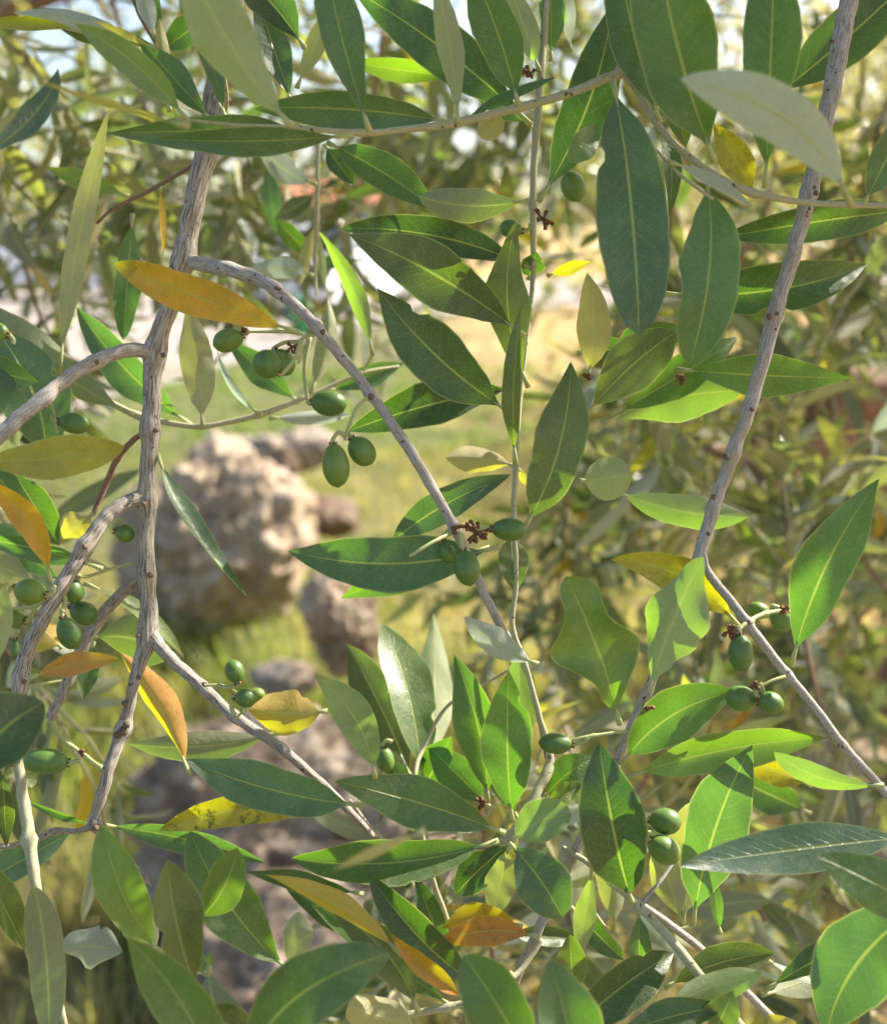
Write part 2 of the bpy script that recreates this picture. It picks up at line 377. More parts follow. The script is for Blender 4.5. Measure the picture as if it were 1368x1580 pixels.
rock('big grey brown boulder nearest to the camera at the bottom', 400, 1275, 2.35, 0.17, 0.24, 0.20, 8.5, M_ROCKG)
rock('sunlit purple brown boulder lowest in view, under the bottom leaves', 430, 1500, 2.05, 0.19, 0.2, 0.16, 9.6, M_ROCKG)
rock('pale stone in the shade under the rosette of leaves', 640, 1350, 2.2, 0.10, 0.1, 0.12, 10.4, M_ROCK)
rock('pale sunlit stone glimpsed through the branches at the right edge', 1330, 1250, 2.6, 0.15, 0.12, 0.13, 11.4, M_ROCK)

# ------------------------------------------------------------------ grass
def grass_obj(name, label, cat, colr, count, area, hgt, wid, seed, clump=0.5):
    rnd = random.Random(seed); mb = MB(); x0, x1, y0, y1 = area
    cl = [(rnd.uniform(x0, x1), rnd.uniform(y0, y1)) for _ in range(max(8, count // 60))]
    for i in range(count):
        if rnd.random() < clump:
            cx, cy = rnd.choice(cl); x = cx + rnd.gauss(0, 0.06); y = cy + rnd.gauss(0, 0.06)
        else: x, y = rnd.uniform(x0, x1), rnd.uniform(y0, y1)
        z = gz(x, y) - 0.01; hh = hgt * rnd.uniform(0.4, 1.25); a = rnd.uniform(0, 6.28); ln = rnd.uniform(0.1, 0.7) * hh
        w = wid * rnd.uniform(0.6, 1.3); s = Vector((math.cos(a + 1.57), math.sin(a + 1.57), 0)) * w
        b = Vector((x, y, z)); m1 = b + Vector((math.cos(a) * ln * 0.35, math.sin(a) * ln * 0.35, hh * 0.6)); t = b + Vector((math.cos(a) * ln, math.sin(a) * ln, hh))
        mb.add([b - s, b + s, m1 + s * 0.8, m1 - s * 0.8, t], [(0, 1, 2, 3), (3, 2, 4)])
    m, nt, n, l = mat(name); h = N(nt); pb = n['Principled BSDF']; oc = h.tc('Object')
    c = h.mix(h.ramp(h.noise(oc, 5, 3), [(0.35, 0.0), (0.65, 1.0)]), colr[0], colr[1])
    c = h.mix(h.ramp(h.noise(oc, 60, 1), [(0.45, 0.0), (0.7, 1.0)]), c, colr[2])
    l.new(c, pb.inputs['Base Color']); pb.inputs['Roughness'].default_value = 0.6
    tr = n.new('ShaderNodeBsdfTranslucent'); l.new(h.mix(1.0, c, (1.9, 2.0, 0.9), 'MULTIPLY'), tr.inputs[0])
    mx = n.new('ShaderNodeMixShader'); mx.inputs[0].default_value = 0.4
    l.new(pb.outputs[0], mx.inputs[1]); l.new(tr.outputs[0], mx.inputs[2]); l.new(mx.outputs[0], n['Material Output'].inputs[0])
    o = obj(name, mb.mesh(name, smooth=False), m); tag(o, label, cat, kind='stuff'); return o
grass_obj('green_grass', 'fresh green grass growing round the boulders', 'grass', ((0.085, 0.120, 0.045), (0.15, 0.175, 0.07), (0.36, 0.32, 0.17)), 18000, (-2.6, 1.0, 1.3, 7.5), 0.10, 0.0028, 3)
grass_obj('dry_grass', 'pale dry straw among the stones and under the olive trees', 'grass', ((0.46, 0.37, 0.19), (0.58, 0.49, 0.28), (0.28, 0.20, 0.10)), 30000, (-1.6, 4.2, 1.2, 7.5), 0.085, 0.0028, 5, 0.4)
grass_obj('tall_grass', 'tall bright blades of grass at the foot of the large boulder', 'grass', ((0.10, 0.16, 0.04), (0.17, 0.22, 0.06), (0.40, 0.37, 0.16)), 1100, (-1.15, 0.1, 2.5, 3.7), 0.26, 0.0045, 8, 0.85)
grass_obj('straw_tufts', 'tufts of tall dry straw and pale seed stalks round the boulders', 'grass', ((0.50, 0.42, 0.22), (0.36, 0.34, 0.13), (0.20, 0.22, 0.07)), 3800, (-1.3, 0.9, 1.6, 3.9), 0.20, 0.003, 18, 0.8)
grass_obj('far_grass', 'short green grass farther back before the track', 'grass', ((0.09, 0.16, 0.04), (0.14, 0.20, 0.06), (0.25, 0.26, 0.10)), 14000, (-4, 4, 7, 12), 0.10, 0.006, 9, 0.5)

# ------------------------------------------------------------------ cars, bin, building, far trees
M_WHITE = simple('white_paint', (0.78, 0.79, 0.82), 0.3, 3, 0.4, (0.72, 0.73, 0.76))
M_BLUE = simple('pale_blue_paint', (0.42, 0.52, 0.66), 0.3, 3, 0.4, (0.38, 0.47, 0.60))
M_GLASS = simple('dark_glass', (0.05, 0.07, 0.09), 0.08, 3, 0.4, (0.04, 0.05, 0.07), spec=0.8)
M_TYRE = simple('tyre_rubber', (0.035, 0.033, 0.035), 0.85, 20, 0.3)
M_RIM = simple('wheel_rim', (0.45, 0.45, 0.47), 0.35, 20, 0.3, spec=0.6)
M_LAMP = simple('tail_lamp', (0.45, 0.03, 0.02), 0.25, 20, 0.3)
def car(label, loc, rz, paint, group='parked cars beyond the track'):
    t = thing('parked_car', label, 'car', loc, group); t.rotation_euler = (0, 0, rz)
    prof = [(-2.1, 0.35), (-2.15, 0.62), (-2.05, 0.88), (-1.75, 0.95), (-1.2, 1.0), (-0.95, 1.03), (0.9, 1.05), (1.55, 1.0), (2.0, 0.92), (2.1, 0.6), (2.05, 0.32), (1.85, 0.25), (-1.9, 0.25)]
    mb = MB(); n = len(prof); vs = []
    ws = [(-0.84, 0.93), (-0.78, 1.0), (0.78, 1.0), (0.84, 0.93)]
    for y, k in ws: vs += [Vector((x * (0.985 if abs(y) > 0.8 else 1), y, 0.25 + (z - 0.25) * k)) for x, z in prof]
    fs = [(a * n + i, a * n + (i + 1) % n, (a + 1) * n + (i + 1) % n, (a + 1) * n + i) for a in range(3) for i in range(n)]
    fs += [tuple(range(n))[::-1], tuple(3 * n + i for i in range(n))]
    mb.add(vs, fs); obj('body', mb.mesh('body', False), paint, t)
    cab = [(-1.15, 1.02), (-0.45, 1.46), (-0.1, 1.52), (0.9, 1.5), (1.3, 1.4), (1.75, 1.01)]
    mb = MB(); n = len(cab); vs = []
    for s in (-1, 1): vs += [Vector((x, s * (0.76 if z < 1.1 else 0.62), z)) for x, z in cab]
    fs = [(i, i + 1, n + i + 1, n + i) for i in range(n - 1)] + [tuple(range(n))[::-1], tuple(n + i for i in range(n)), (0, n, 2 * n - 1, n - 1)]
    mb.add(vs, fs); obj('roof', mb.mesh('roof', False), paint, t)
    for s in (-1, 1):
        for x0, x1, a, b in ((-0.95, 0.15, -0.42, 0.12), (0.25, 1.35, 0.28, 1.05)):
            g = MB(); g.add([Vector((x0, s * 0.772, 1.07)), Vector((x1, s * 0.772, 1.07)), Vector((b, s * 0.655, 1.42)), Vector((a, s * 0.655, 1.42))], [(0, 1, 2, 3)])
            obj('side_window', g.mesh('side_window', False), M_GLASS, t)
    for nm, q in (('windscreen', ((-1.13, 1.06), (-0.5, 1.45))), ('rear_window', ((1.73, 1.06), (1.34, 1.40)))):
        (xa, za), (xb, zb) = q; e = -0.015 if nm == 'windscreen' else 0.015
        g = MB(); g.add([Vector((xa + e, -0.7, za + 0.01)), Vector((xa + e, 0.7, za + 0.01)), Vector((xb + e, 0.57, zb + 0.01)), Vector((xb + e, -0.57, zb + 0.01))], [(0, 1, 2, 3)])
        obj(nm, g.mesh(nm, False), M_GLASS, t)
    for x in (-1.3, 1.3):
        for s in (-1, 1):
            g = MB(); prof2 = [(-0.11, 0.2), (-0.11, 0.30), (-0.07, 0.33), (0.07, 0.33), (0.11, 0.30), (0.11, 0.2)]
            vs = []; k = 20
            for j in range(k):
                a = 6.283 * j / k
                vs += [Vector((x + math.cos(a) * r, s * 0.76 + y, 0.33 + math.sin(a) * r)) for y, r in prof2]
            m_ = len(prof2); g.add(vs, [(j * m_ + i, j * m_ + i + 1, ((j + 1) % k) * m_ + i + 1, ((j + 1) % k) * m_ + i) for j in range(k) for i in range(m_ - 1)])
            w = obj('wheel', g.mesh('wheel'), M_TYRE, t)
            g = MB(); vs = [Vector((x, s * 0.85, 0.33))] + [Vector((x + math.cos(6.283 * j / 10) * 0.2, s * 0.845, 0.33 + math.sin(6.283 * j / 10) * 0.2)) for j in range(10)]
            g.add(vs, [(0, 1 + j, 1 + (j + 1) % 10) for j in range(10)]); obj('rim', g.mesh('rim', False), M_RIM, w)
    for s in (-1, 1):
        g = MB(); box(g, (2.09, s * 0.62, 0.78), 0.06, 0.24, 0.14); obj('tail_light', g.mesh('tail_light', False), M_LAMP, t)
        g = MB(); box(g, (-2.09, s * 0.62, 0.72), 0.08, 0.26, 0.13); obj('headlight', g.mesh('headlight', False), M_RIM, t)
    return t
def onground(px, py): p = gp(px, py); return (p.x, p.y, gz(p.x, p.y) + (0.03 if p.y > 9 else 0))
car('pale white car parked at the far left beyond the gravel track', onground(85, 462), R(12), M_WHITE)
car('white car parked behind the vertical twig in the middle of the view', onground(520, 478), R(70), M_WHITE)
car('pale blue car parked behind the white car at the far left', (-15.5, 31, 0.03), R(20), M_BLUE)
M_GREEN = simple('green_plastic', (0.01, 0.30, 0.11), 0.45, 6, 0.3, (0.01, 0.24, 0.09))
def bin_(px, py):
    p = onground(px, py); t = thing('litter_bin', 'small bright green plastic bin standing on the gravel track', 'bin', p)
    def ring(mb, z0, z1, r0, r1, k=18):
        vs = [Vector((math.cos(6.283 * j / k) * r0, math.sin(6.283 * j / k) * r0, z0)) for j in range(k)] + [Vector((math.cos(6.283 * j / k) * r1, math.sin(6.283 * j / k) * r1, z1)) for j in range(k)]
        mb.add(vs, [(j, (j + 1) % k, k + (j + 1) % k, k + j) for j in range(k)] + [tuple(range(k))[::-1], tuple(k + j for j in range(k))])
    mb = MB(); ring(mb, 0, 0.42, 0.15, 0.20); obj('body', mb.mesh('body'), M_GREEN, t)
    mb = MB(); ring(mb, 0.42, 0.50, 0.215, 0.16); obj('lid', mb.mesh('lid'), M_GREEN, t)
bin_(466, 520)
def building():
    t = thing('stone_house', 'low house with orange tiled roof far beyond the parked cars', 'house', (-4.5, 62, 0))
    wall = simple('render_wall', (0.55, 0.42, 0.34), 0.9, 2, 0.3, (0.48, 0.36, 0.29)); roofm = simple('roof_tiles', (0.50, 0.20, 0.11), 0.9, 4, 0.3, (0.36, 0.14, 0.08))
    mb = MB(); box(mb, (0, 0, 1.4), 9, 6, 2.8); obj('wall', mb.mesh('wall', False), wall, t)
    mb = MB(); mb.add([Vector(v) for v in ((-5, -3.5, 2.7), (5, -3.5, 2.7), (5, 3.5, 2.7), (-5, 3.5, 2.7), (-5, 0, 4.3), (5, 0, 4.3))], [(0, 1, 5, 4), (2, 3, 4, 5), (0, 4, 3), (1, 2, 5), (0, 3, 2, 1)])
    obj('roof', mb.mesh('roof', False), roofm, t)
    for x in (-2.8, 0, 2.8):
        mb = MB(); box(mb, (x, -3.03, 1.5), 1.0, 0.1, 1.2); w = obj('window', mb.mesh('window', False), M_WHITE, t)
        mb = MB(); box(mb, (x, -3.06, 1.5), 0.8, 0.1, 1.0); obj('pane', mb.mesh('pane', False), M_GLASS, w)
building()

def far_leaf_mat(name, c1, c2, c3, sc=2.0):
    m, nt, n, l = mat(name); h = N(nt); pb = n['Principled BSDF']; oc = h.tc('Object')
    c = h.mix(h.ramp(h.noise(oc, sc, 3), [(0.35, 0.0), (0.65, 1.0)]), c1, c2)
    c = h.mix(h.ramp(h.noise(oc, sc * 25, 1), [(0.48, 0.0), (0.62, 1.0)]), c, c3)
    l.new(c, pb.inputs['Base Color']); pb.inputs['Roughness'].default_value = 0.28; pb.inputs['Specular IOR Level'].default_value = 0.9
    tr = n.new('ShaderNodeBsdfTranslucent'); l.new(h.mix(1.0, c, (2.5, 2.4, 0.9), 'MULTIPLY'), tr.inputs[0])
    mx = n.new('ShaderNodeMixShader'); mx.inputs[0].default_value = 0.42
    l.new(pb.outputs[0], mx.inputs[1]); l.new(tr.outputs[0], mx.inputs[2]); l.new(mx.outputs[0], n['Material Output'].inputs[0])
    return m
M_FAR = far_leaf_mat('far_foliage', (0.10, 0.135, 0.055), (0.17, 0.20, 0.085), (0.27, 0.25, 0.13), 1.2)
M_CROWN = far_leaf_mat('crown_leaves', (0.085, 0.095, 0.055), (0.165, 0.160, 0.095), (0.38, 0.35, 0.25), 2.5)
def add_card(mb, c, d, nrm, L, w):
    """a small pointed leaf: six-sided blade, folded along the midrib"""
    d = d.normalized(); s = d.cross(nrm)
    if s.length < 1e-3: s = d.cross(Vector((1, 0.2, 0)))
    s.normalize(); nn = s.cross(d); dz = nn * w * 0.25
    mb.add([c, c + d * L * 0.35 + s * w * .5 + dz, c + d * L * 0.7 + s * w * .42 + dz, c + d * L, c + d * L * 0.7 - s * w * .42 + dz, c + d * L * 0.35 - s * w * .5 + dz, c + d * L * .5],
           [(0, 1, 6), (1, 2, 6), (2, 3, 6), (3, 4, 6), (4, 5, 6), (5, 0, 6)])
def rdir(rnd): 
    v = Vector((rnd.gauss(0, 1), rnd.gauss(0, 1), rnd.gauss(0, 1))); return v.normalized()
def far_tree(name, label, loc, h, r, seed, n=2600, ls=0.22, group=None, m=None):
    rnd = random.Random(seed); t = thing(name, label, 'tree', loc, group); L = Vector((0, 0, 0))
    mb = MB(); tube(mb, [Vector((0, 0, -0.2)), Vector((0.1, 0, h * .3)), Vector((0, 0.1, h * .7))], [0.09 * h / 2, 0.07 * h / 2, 0.02 * h / 2], 8)
    for k in range(6):
        a = rnd.uniform(0, 6.28); tube(mb, [Vector((0, 0, h * .3)), Vector((math.cos(a) * r * .4, math.sin(a) * r * .4, h * .5)), Vector((math.cos(a) * r * .8, math.sin(a) * r * .8, h * .72))], [0.05 * h / 2, 0.03 * h / 2, 0.01], 6)
    obj('trunk', mb.mesh('trunk'), M_RED, t)
    mb = MB(); cl = []
    for k in range(26):
        v = rdir(rnd); q = rnd.uniform(0.35, 0.95); cl.append((Vector((v.x * r * q, v.y * r * q, h * 0.60 + v.z * h * 0.36 * q)), r * rnd.uniform(0.2, 0.42)))
    for i in range(n):
        c, s = rnd.choice(cl); v = rdir(rnd); p = c + v * s * (rnd.random() ** 0.5)
        if p.z < 0.15: continue
        add_card(mb, p, (rdir(rnd) + Vector((0, 0, 0.2))), rdir(rnd), ls * rnd.uniform(.6, 1.3), ls * 0.42)
    tag(obj('crown', mb.mesh('crown', False), m or M_FAR, t), kind='stuff'); return t
ft = [(-30, 52, 3.6, 4.2), (-20, 58, 3.2, 3.8), (-11, 66, 4, 3.4), (1.5, 60, 4.2, 3.6), (7.5, 50, 5.5, 4), (15, 55, 6, 4.4), (24, 50, 6, 5), (34, 58, 6, 5), (-42, 55, 4, 5)]
FL = ['far tree behind the dense blurred leaves at the left edge', 'far tree above the white car at the left', 'far tree just left of the tiled house', 'low far tree behind the right end of the tiled house',
      'far tree hidden mostly by the central twig leaves', 'far tree seen past the largest blue green leaf', 'large far tree behind the right hand olive', 'rightmost large tree of the far row', 'leftmost large tree of the far row']
for i, (x, y, h_, r_) in enumerate(ft):
    far_tree('broadleaf_tree', FL[i], (x, y, 0), h_, r_, 40 + i, 2200, 0.42, 'far row of trees beyond the cars')
far_tree('olive_tree', 'bushy olive tree on the right, a few metres behind the hanging branches', (4.3, 7.2, 0), 3.3, 1.9, 77, 20000, 0.075, m=M_CROWN)
far_tree('olive_tree', 'olive tree further right whose dense leaves fill the upper right corner', (5.4, 9.5, 0), 4.2, 2.6, 79, 22000, 0.09, m=M_CROWN)
far_tree('olive_tree', 'olive tree at far left whose leaves let the bright sky through', (-4.6, 8.2, 0), 4.0, 1.9, 83, 2600, 0.085, m=M_CROWN)
far_tree('shrub', 'low olive shrub in front of the straw at lower right', (1.75, 3.6, 0), 1.15, 0.62, 85, 5200, 0.06, m=M_CROWN)

# ------------------------------------------------------------------ the near olive tree (trunk stands outside the view, right)
def near_tree():
    rnd = random.Random(5)
    t = thing('olive_tree', 'near olive tree with reddish brown limb entering at the right edge', 'tree', (2.1, 1.5, 0))
    o = Vector((2.1, 1.5, 0))
    mb = MB(); pth = [Vector(p) for p in spline([(0, 0, -.1), (0.05, 0.02, 0.4), (-0.05, 0.0, 0.9), (0.02, 0.05, 1.35)], 6)]
    tube(mb, pth, [0.17 - 0.06 * i / len(pth) for i in range(len(pth))], 14, rough=0.35)
    obj('trunk', mb.mesh('trunk'), M_RED, t)
    def limb(pts, r0, r1):
        pp = [Vector(p) for p in spline(pts, 6)]; g = MB()
        tube(g, [p - o for p in pp], [r0 + (r1 - r0) * i / (len(pp) - 1) for i in range(len(pp))], 10, rough=0.25)
        obj('limb', g.mesh('limb'), M_RED, t)
    a = P(1400, 610, 1.25); b = P(1290, 665, 1.22); c = P(1190, 735, 1.2); e = P(1120, 700, 1.22); f2 = P(1170, 820, 1.2)
    limb([(2.1, 1.5, 1.0), (1.4, 1.35, 1.2), tuple(a), tuple(b), tuple(c), tuple(f2)], 0.05, 0.008)
    limb([tuple(c), tuple(P(1150, 715, 1.21)), tuple(P(1090, 690, 1.2))], 0.012, 0.006)
    limb([(2.1, 1.5, 1.25), (1.6, 1.0, 1.9), (0.9, 0.6, 2.35), (0.1, 0.45, 2.5), (-0.6, 0.6, 2.45)], 0.06, 0.012)
    limb([(2.1, 1.5, 1.25), (1.7, 1.9, 1.9), (1.0, 1.9, 2.5), (0.2, 1.7, 2.7)], 0.05, 0.012)
    limb([(0.9, 0.6, 2.35), (0.5, 0.3, 2.3), (0.2, 0.35, 2.05), (0.19, 0.40, 1.75)], 0.02, 0.005)
    limb([(0.1, 0.45, 2.5), (-0.15, 0.42, 2.2), (-0.09, 0.42, 1.75)], 0.02, 0.008)
    # the crown overhead, out of the picture: it throws the dappled shade
    mb = MB(); cnt = 0
    cl = []
    for k in range(120):
        c = Vector((rnd.uniform(-1.2, 2.4), rnd.uniform(-0.6, 2.6), rnd.uniform(1.78, 2.9))); cl.append((c, rnd.uniform(0.08, 0.24)))
    for k in range(105):
        c = Vector((rnd.uniform(-.3, 1.7), rnd.uniform(0.35, 1.7), rnd.uniform(1.8, 2.6))); cl.append((c, rnd.uniform(0.08, 0.2)))
    while cnt < 19000:
        c, s = rnd.choice(cl); v = rdir(rnd); p = c + v * s * (rnd.random() ** .5)
        q = project(p)
        if q and -160 < q[0] < W0 + 160 and q[1] > -110 * (1 if q[2] > .6 else 2.5): continue
        add_card(mb, p - o, rdir(rnd) + Vector((0, 0, -.4)), rdir(rnd), rnd.uniform(.045, .07), rnd.uniform(.012, .018)); cnt += 1
    tag(obj('crown', mb.mesh('crown', False), M_CROWN, t), kind='stuff')
near_tree()
def grove_tree(label, loc, boxes, stems, seed, total, keep, ls=.058):
    rnd = random.Random(seed); o = Vector(loc); t = thing('olive_tree', label, 'tree', loc)
    mb = MB()
    for k, (pts, r0) in enumerate(stems):
        pp = [Vector(p) for p in spline(pts, 5)]; tube(mb, [p - o for p in pp], [r0 * (1 - .75 * i / (len(pp) - 1)) for i in range(len(pp))], 8, rough=.2)
    obj('trunk', mb.mesh('trunk'), M_RED, t)
    cl = []
    for (x0, x1, y0, y1, z0, z1, n) in boxes:
        for k in range(n): cl.append((Vector((rnd.uniform(x0, x1), rnd.uniform(y0, y1), rnd.uniform(z0, z1))), rnd.uniform(.07, .22)))
    mb = MB(); cnt = 0; tw = MB()
    for c, s in cl[::2]:
        d = (rdir(rnd) + Vector((0, 0, .6))).normalized(); tube(tw, [c - o - d * s * 1.6, c - o, c - o + d * s * 1.3 + rdir(rnd) * .03], [.004, .003, .001], 4)
    while cnt < total:
        c, s = rnd.choice(cl); v = rdir(rnd); p = c + v * s * (rnd.random() ** .5)
        q = project(p)
        if q and not keep(q[0], q[1]): continue
        add_card(mb, p - o, v + rdir(rnd) * .8 + Vector((0, 0, -.3)), rdir(rnd), ls * rnd.uniform(.7, 1.25), ls * rnd.uniform(.18, .28)); cnt += 1
    tag(obj('crown', mb.mesh('crown', False), M_CROWN, t), kind='stuff'); tag(obj('twigs', tw.mesh('twigs'), M_RED, t), kind='stuff')
grove_tree('olive tree standing behind, its low crown filling the upper part up to the sky gaps', (-3.0, 4.6, 0), [(-2.2, 1.3, 2.3, 4.2, 1.5, 2.9, 120)],
           [([(-3.0, 4.6, -.1), (-2.9, 4.5, .9), (-2.5, 4.2, 1.8), (-1.5, 3.6, 2.3)], .12), ([(-2.9, 4.5, 1.2), (-1.8, 3.9, 2.0), (-.4, 3.2, 2.3), (.8, 3.0, 2.4)], .07)], 21, 3600,
           lambda x, y: y < 345 + 50 * noise.noise(Vector((x * .012, 0, 0))))
grove_tree('olive tree standing close behind on the right with low leafy stems', (1.35, 3.1, 0), [(.30, 2.6, 2.0, 3.9, .55, 1.2, 110), (.25, 2.4, 2.0, 3.9, 1.2, 2.3, 120)],
           [([(1.35, 3.1, -.1), (1.3, 3.0, .6), (1.0, 2.9, 1.2), (.9, 2.9, 1.9)], .05), ([(1.3, 3.1, .1), (.95, 2.9, .7), (.75, 2.7, 1.3)], .03), ([(1.4, 3.1, .1), (1.7, 2.9, .9), (1.6, 2.7, 1.6)], .04)], 22, 11500,
           lambda x, y: x > 800 + 90 * noise.noise(Vector((y * .008, 5, 0))) and (y < 1120 + 130 * noise.noise(Vector((x * .012, 9, 0)))))

# ------------------------------------------------------------------ leaf builder for the leaves in front
PAL = {  # real leaf colours, before light
    'g': (0.066, 0.108, 0.042), 'd': (0.038, 0.066, 0.030), 'b': (0.060, 0.104, 0.076), 'bb': (0.056, 0.092, 0.096),
    'o': (0.074, 0.086, 0.046), 'l': (0.135, 0.200, 0.130), 'y': (0.250, 0.225, 0.030), 'yg': (0.110, 0.145, 0.045), 'ym': (0.330, 0.270, 0.018),
    'Y': (0.460, 0.270, 0.018), 'O': (0.560, 0.200, 0.012), 'r': (0.380, 0.120, 0.030), 'p': (0.200, 0.215, 0.150), 'P': (0.43, 0.53, 0.52), 'c': (0.30, 0.24, 0.11),
    'm1': (0.105, 0.115, 0.062), 'm2': (0.165, 0.165, 0.095), 'm3': (0.270, 0.250, 0.150), 'm4': (0.055, 0.072, 0.042), 'm5': (0.090, 0.115, 0.088), 'm6': (0.22, 0.20, 0.05)}
def leaf_mesh(B, T, w, side, bow, curl, roll, twist, fold, blunt, wav, seed, notch=None, nt=26, nx=10, t0=0.07, pr=0.0010):
    rnd = random.Random(seed)
    a = T - B; L = a.length; mid = (B + T) / 2; v = (CAM - mid).normalized(); ah = a.normalized()
    s = ah.cross(v).normalized(); n = s.cross(ah)                  # n looks to the camera
    sg = 1 if side == 'T' else -1
    ph1, ph2, ph3 = rnd.uniform(0, 6), rnd.uniform(0, 6), rnd.uniform(0, 6); k1, k2 = rnd.uniform(9, 15), rnd.uniform(9, 15)
    cr = max(0.35, math.cos(roll)); tipc = rnd.uniform(-.75, .6)
    def C(t): return B + a * t + s * (bow * L * 4 * t * (1 - t)) + n * (curl * L * 4 * t * (1 - t) + tipc * L * max(0.0, t - .55) ** 2)
    mb = MB(); vs = []; uvs = []
    for i in range(nt + 1):
        u = i / nt; t = t0 + (1 - t0) * u
        c = C(t); tg = (C(min(1, t + .01)) - C(max(0, t - .01))).normalized()
        s0 = (s - tg * s.dot(tg)).normalized(); n0 = s0.cross(tg)
        r = roll + twist * (u - 0.5)
        sr = s0 * math.cos(r) + n0 * math.sin(r); nr = -s0 * math.sin(r) + n0 * math.cos(r)
        prof = math.sin(math.pi * u ** (1.22 if blunt < .66 else 0.95)) ** (blunt * 1.12 if blunt < .66 else blunt * 1.15 + 0.04) if 0 < u < 1 else 0.0
        prof = max(prof, 0.012)
        if u < 0.14: prof = max(prof * (u / .14) ** .45 if u > 0 else 0.03, 0.03)
        if u == 1: prof = 0.006
        for j in range(nx + 1):
            x = -1 + 2 * j / nx
            hw = w / 2 / cr * prof * (1 + (0.035 * math.sin(k1 * u + ph1) if x < 0 else 0.035 * math.sin(k2 * u + ph2)) + 0.012 * math.sin(47 * u + ph3 + (2 if x > 0 else 0)))
            hw *= 1 + wav * 0.42 * math.sin(11 * u + (ph1 if x < 0 else ph2))
            if notch:
                ns, nu, nwid, nd = notch
                if x * ns > 0: hw *= 1 - nd * math.exp(-((u - nu) / nwid) ** 4)
            fo = fold + 0.12 * math.sin(3.1 * u + ph2)
            off = sr * (x * hw * math.cos(fo)) + nr * sg * (abs(x) ** 1.5 * hw * math.sin(fo))
            off += nr * (wav * w * 0.22 * math.sin(13 * u + ph3 + (1.4 if x > 0 else 0)) * abs(x) ** 2 * prof)
            off += nr * sg * (w * 0.02 * math.sin(21 * u + ph1 + x * 2.5) * abs(x) * prof)
            vs.append(c + off); uvs.append((u, j / nx))
    m = nx + 1; fs = []; fu = []
    for i in range(nt):
        for j in range(nx):
            q = (i * m + j, i * m + j + 1, (i + 1) * m + j + 1, (i + 1) * m + j)
            if sg < 0: q = q[::-1]
            fs.append(q); fu.append([uvs[k] for k in q])
    mb.add(vs, fs, fu, 0)
    # check the winding: top side has to face the camera for 'T'
    A_, B_, C_ = vs[fs[len(fs) // 2][0]], vs[fs[len(fs) // 2][1]], vs[fs[len(fs) // 2][2]]
    nn = (B_ - A_).cross(C_ - A_)
    if nn.dot(n) * sg < 0:
        mb.f = [list(reversed(f)) for f in mb.f]; mb.uv = [list(reversed(f)) for f in mb.uv]
    # petiole and raised midrib on the underside
    pp = []; rr = []
    for i in range(15):
        t = i / 14 * 0.93; c = C(t); ub = max(0, (t - t0) / (1 - t0))
        pp.append(c - n * sg * (pr * 0.45 * (1 if ub > 0 else 0))); rr.append(pr * (1.5 if i == 0 else 1.0) * (1 - ub) ** 0.8 * (1.0 if ub < .06 else 0.72) + 0.00006)
    pp, rr = pp[:3], [rr[0], rr[1], pr * 0.4]
    tube(mb, pp, rr, 6, 1)
    return mb
LEAFN = [0]
def leaf(par, bx, by, tx, ty, w, side='T', col='g', db=0.40, dt=None, bow=0.0, curl=0.0, roll=0.0, twist=0.0, fold=0.22, blunt=0.85, wav=0.0, spots=0.0, notch=None, label=None, pr=None):
    LEAFN[0] += 1; seed = LEAFN[0] * 13 + 1; rnd = random.Random(seed)
    if dt is None: dt = db + rnd.uniform(-0.012, 0.012)
    B = P(bx, by, db); T = P(tx, ty, dt); dm = (db + dt) / 2
    if curl == 0: curl = rnd.uniform(0.01, 0.08) * (1 if side == 'T' else -1)
    if roll == 0: roll = rnd.uniform(-0.35, 0.35)
    if notch is None and rnd.random() < .16: notch = (rnd.choice((-1, 1)), rnd.uniform(.25, .8), rnd.uniform(.02, .045), rnd.uniform(.18, .45))
    if fold == 0.22: fold = rnd.uniform(.10, .46)
    if twist == 0: twist = rnd.uniform(-0.55, 0.55)
    if wav == 0: wav = rnd.uniform(0.0, 0.13)
    mb = leaf_mesh(B, T, w * 0.95 * dm / F, side, bow, curl, roll, twist, fold, blunt, wav, seed, notch, pr=pr or 0.00072)
    o = obj('leaf', mb.mesh('leaf', origin=B), [M_LEAF, M_PET], par); o.location = B - par.location
    c = PAL[col]; k = rnd.uniform(0.80, 1.18)
    o.color = (c[0] * k * rnd.uniform(.95, 1.08), c[1] * k, c[2] * k, spots)
    if label: o['label'] = label
    return o
def stem(par, pts, m, name='side_twig', sides=12, nodes=None, rough=0.10, label=None):
    """pts: (px, py, depth, width px)"""
    sp = spline(pts, 14); o0 = par.location
    path = [P(a, b, c) - o0 for a, b, c, w in sp]; rad = []
    ph = random.uniform(0, 50)
    for i, (a, b, c, w) in enumerate(sp):
        r = w / 2 * c / F * 0.94
        r *= 1 + 0.05 * noise.noise(Vector((i * .35, ph, 0)))
        if nodes:
            for nd in nodes:
                dd = math.hypot(a - nd[0], b - nd[1]); r *= 1 + nd[2] * math.exp(-(dd / nd[3]) ** 2)
        if name == 'side_twig' and pts[0][3] >= 11 and i < 12: r *= 1 + 0.38 * (1 - i / 12) ** 1.5
        rad.append(max(r, 0.0002))
        path[i] = path[i] + Vector((noise.noise(Vector((i * .25, ph, 3))), noise.noise(Vector((i * .25, ph, 7))), 0)) * r * .22
    mb = MB(); tube(mb, path, rad, sides, rough=rough, seed=ph)
    o = obj(name, mb.mesh(name), m, par)
    if label: o['label'] = label
    return o
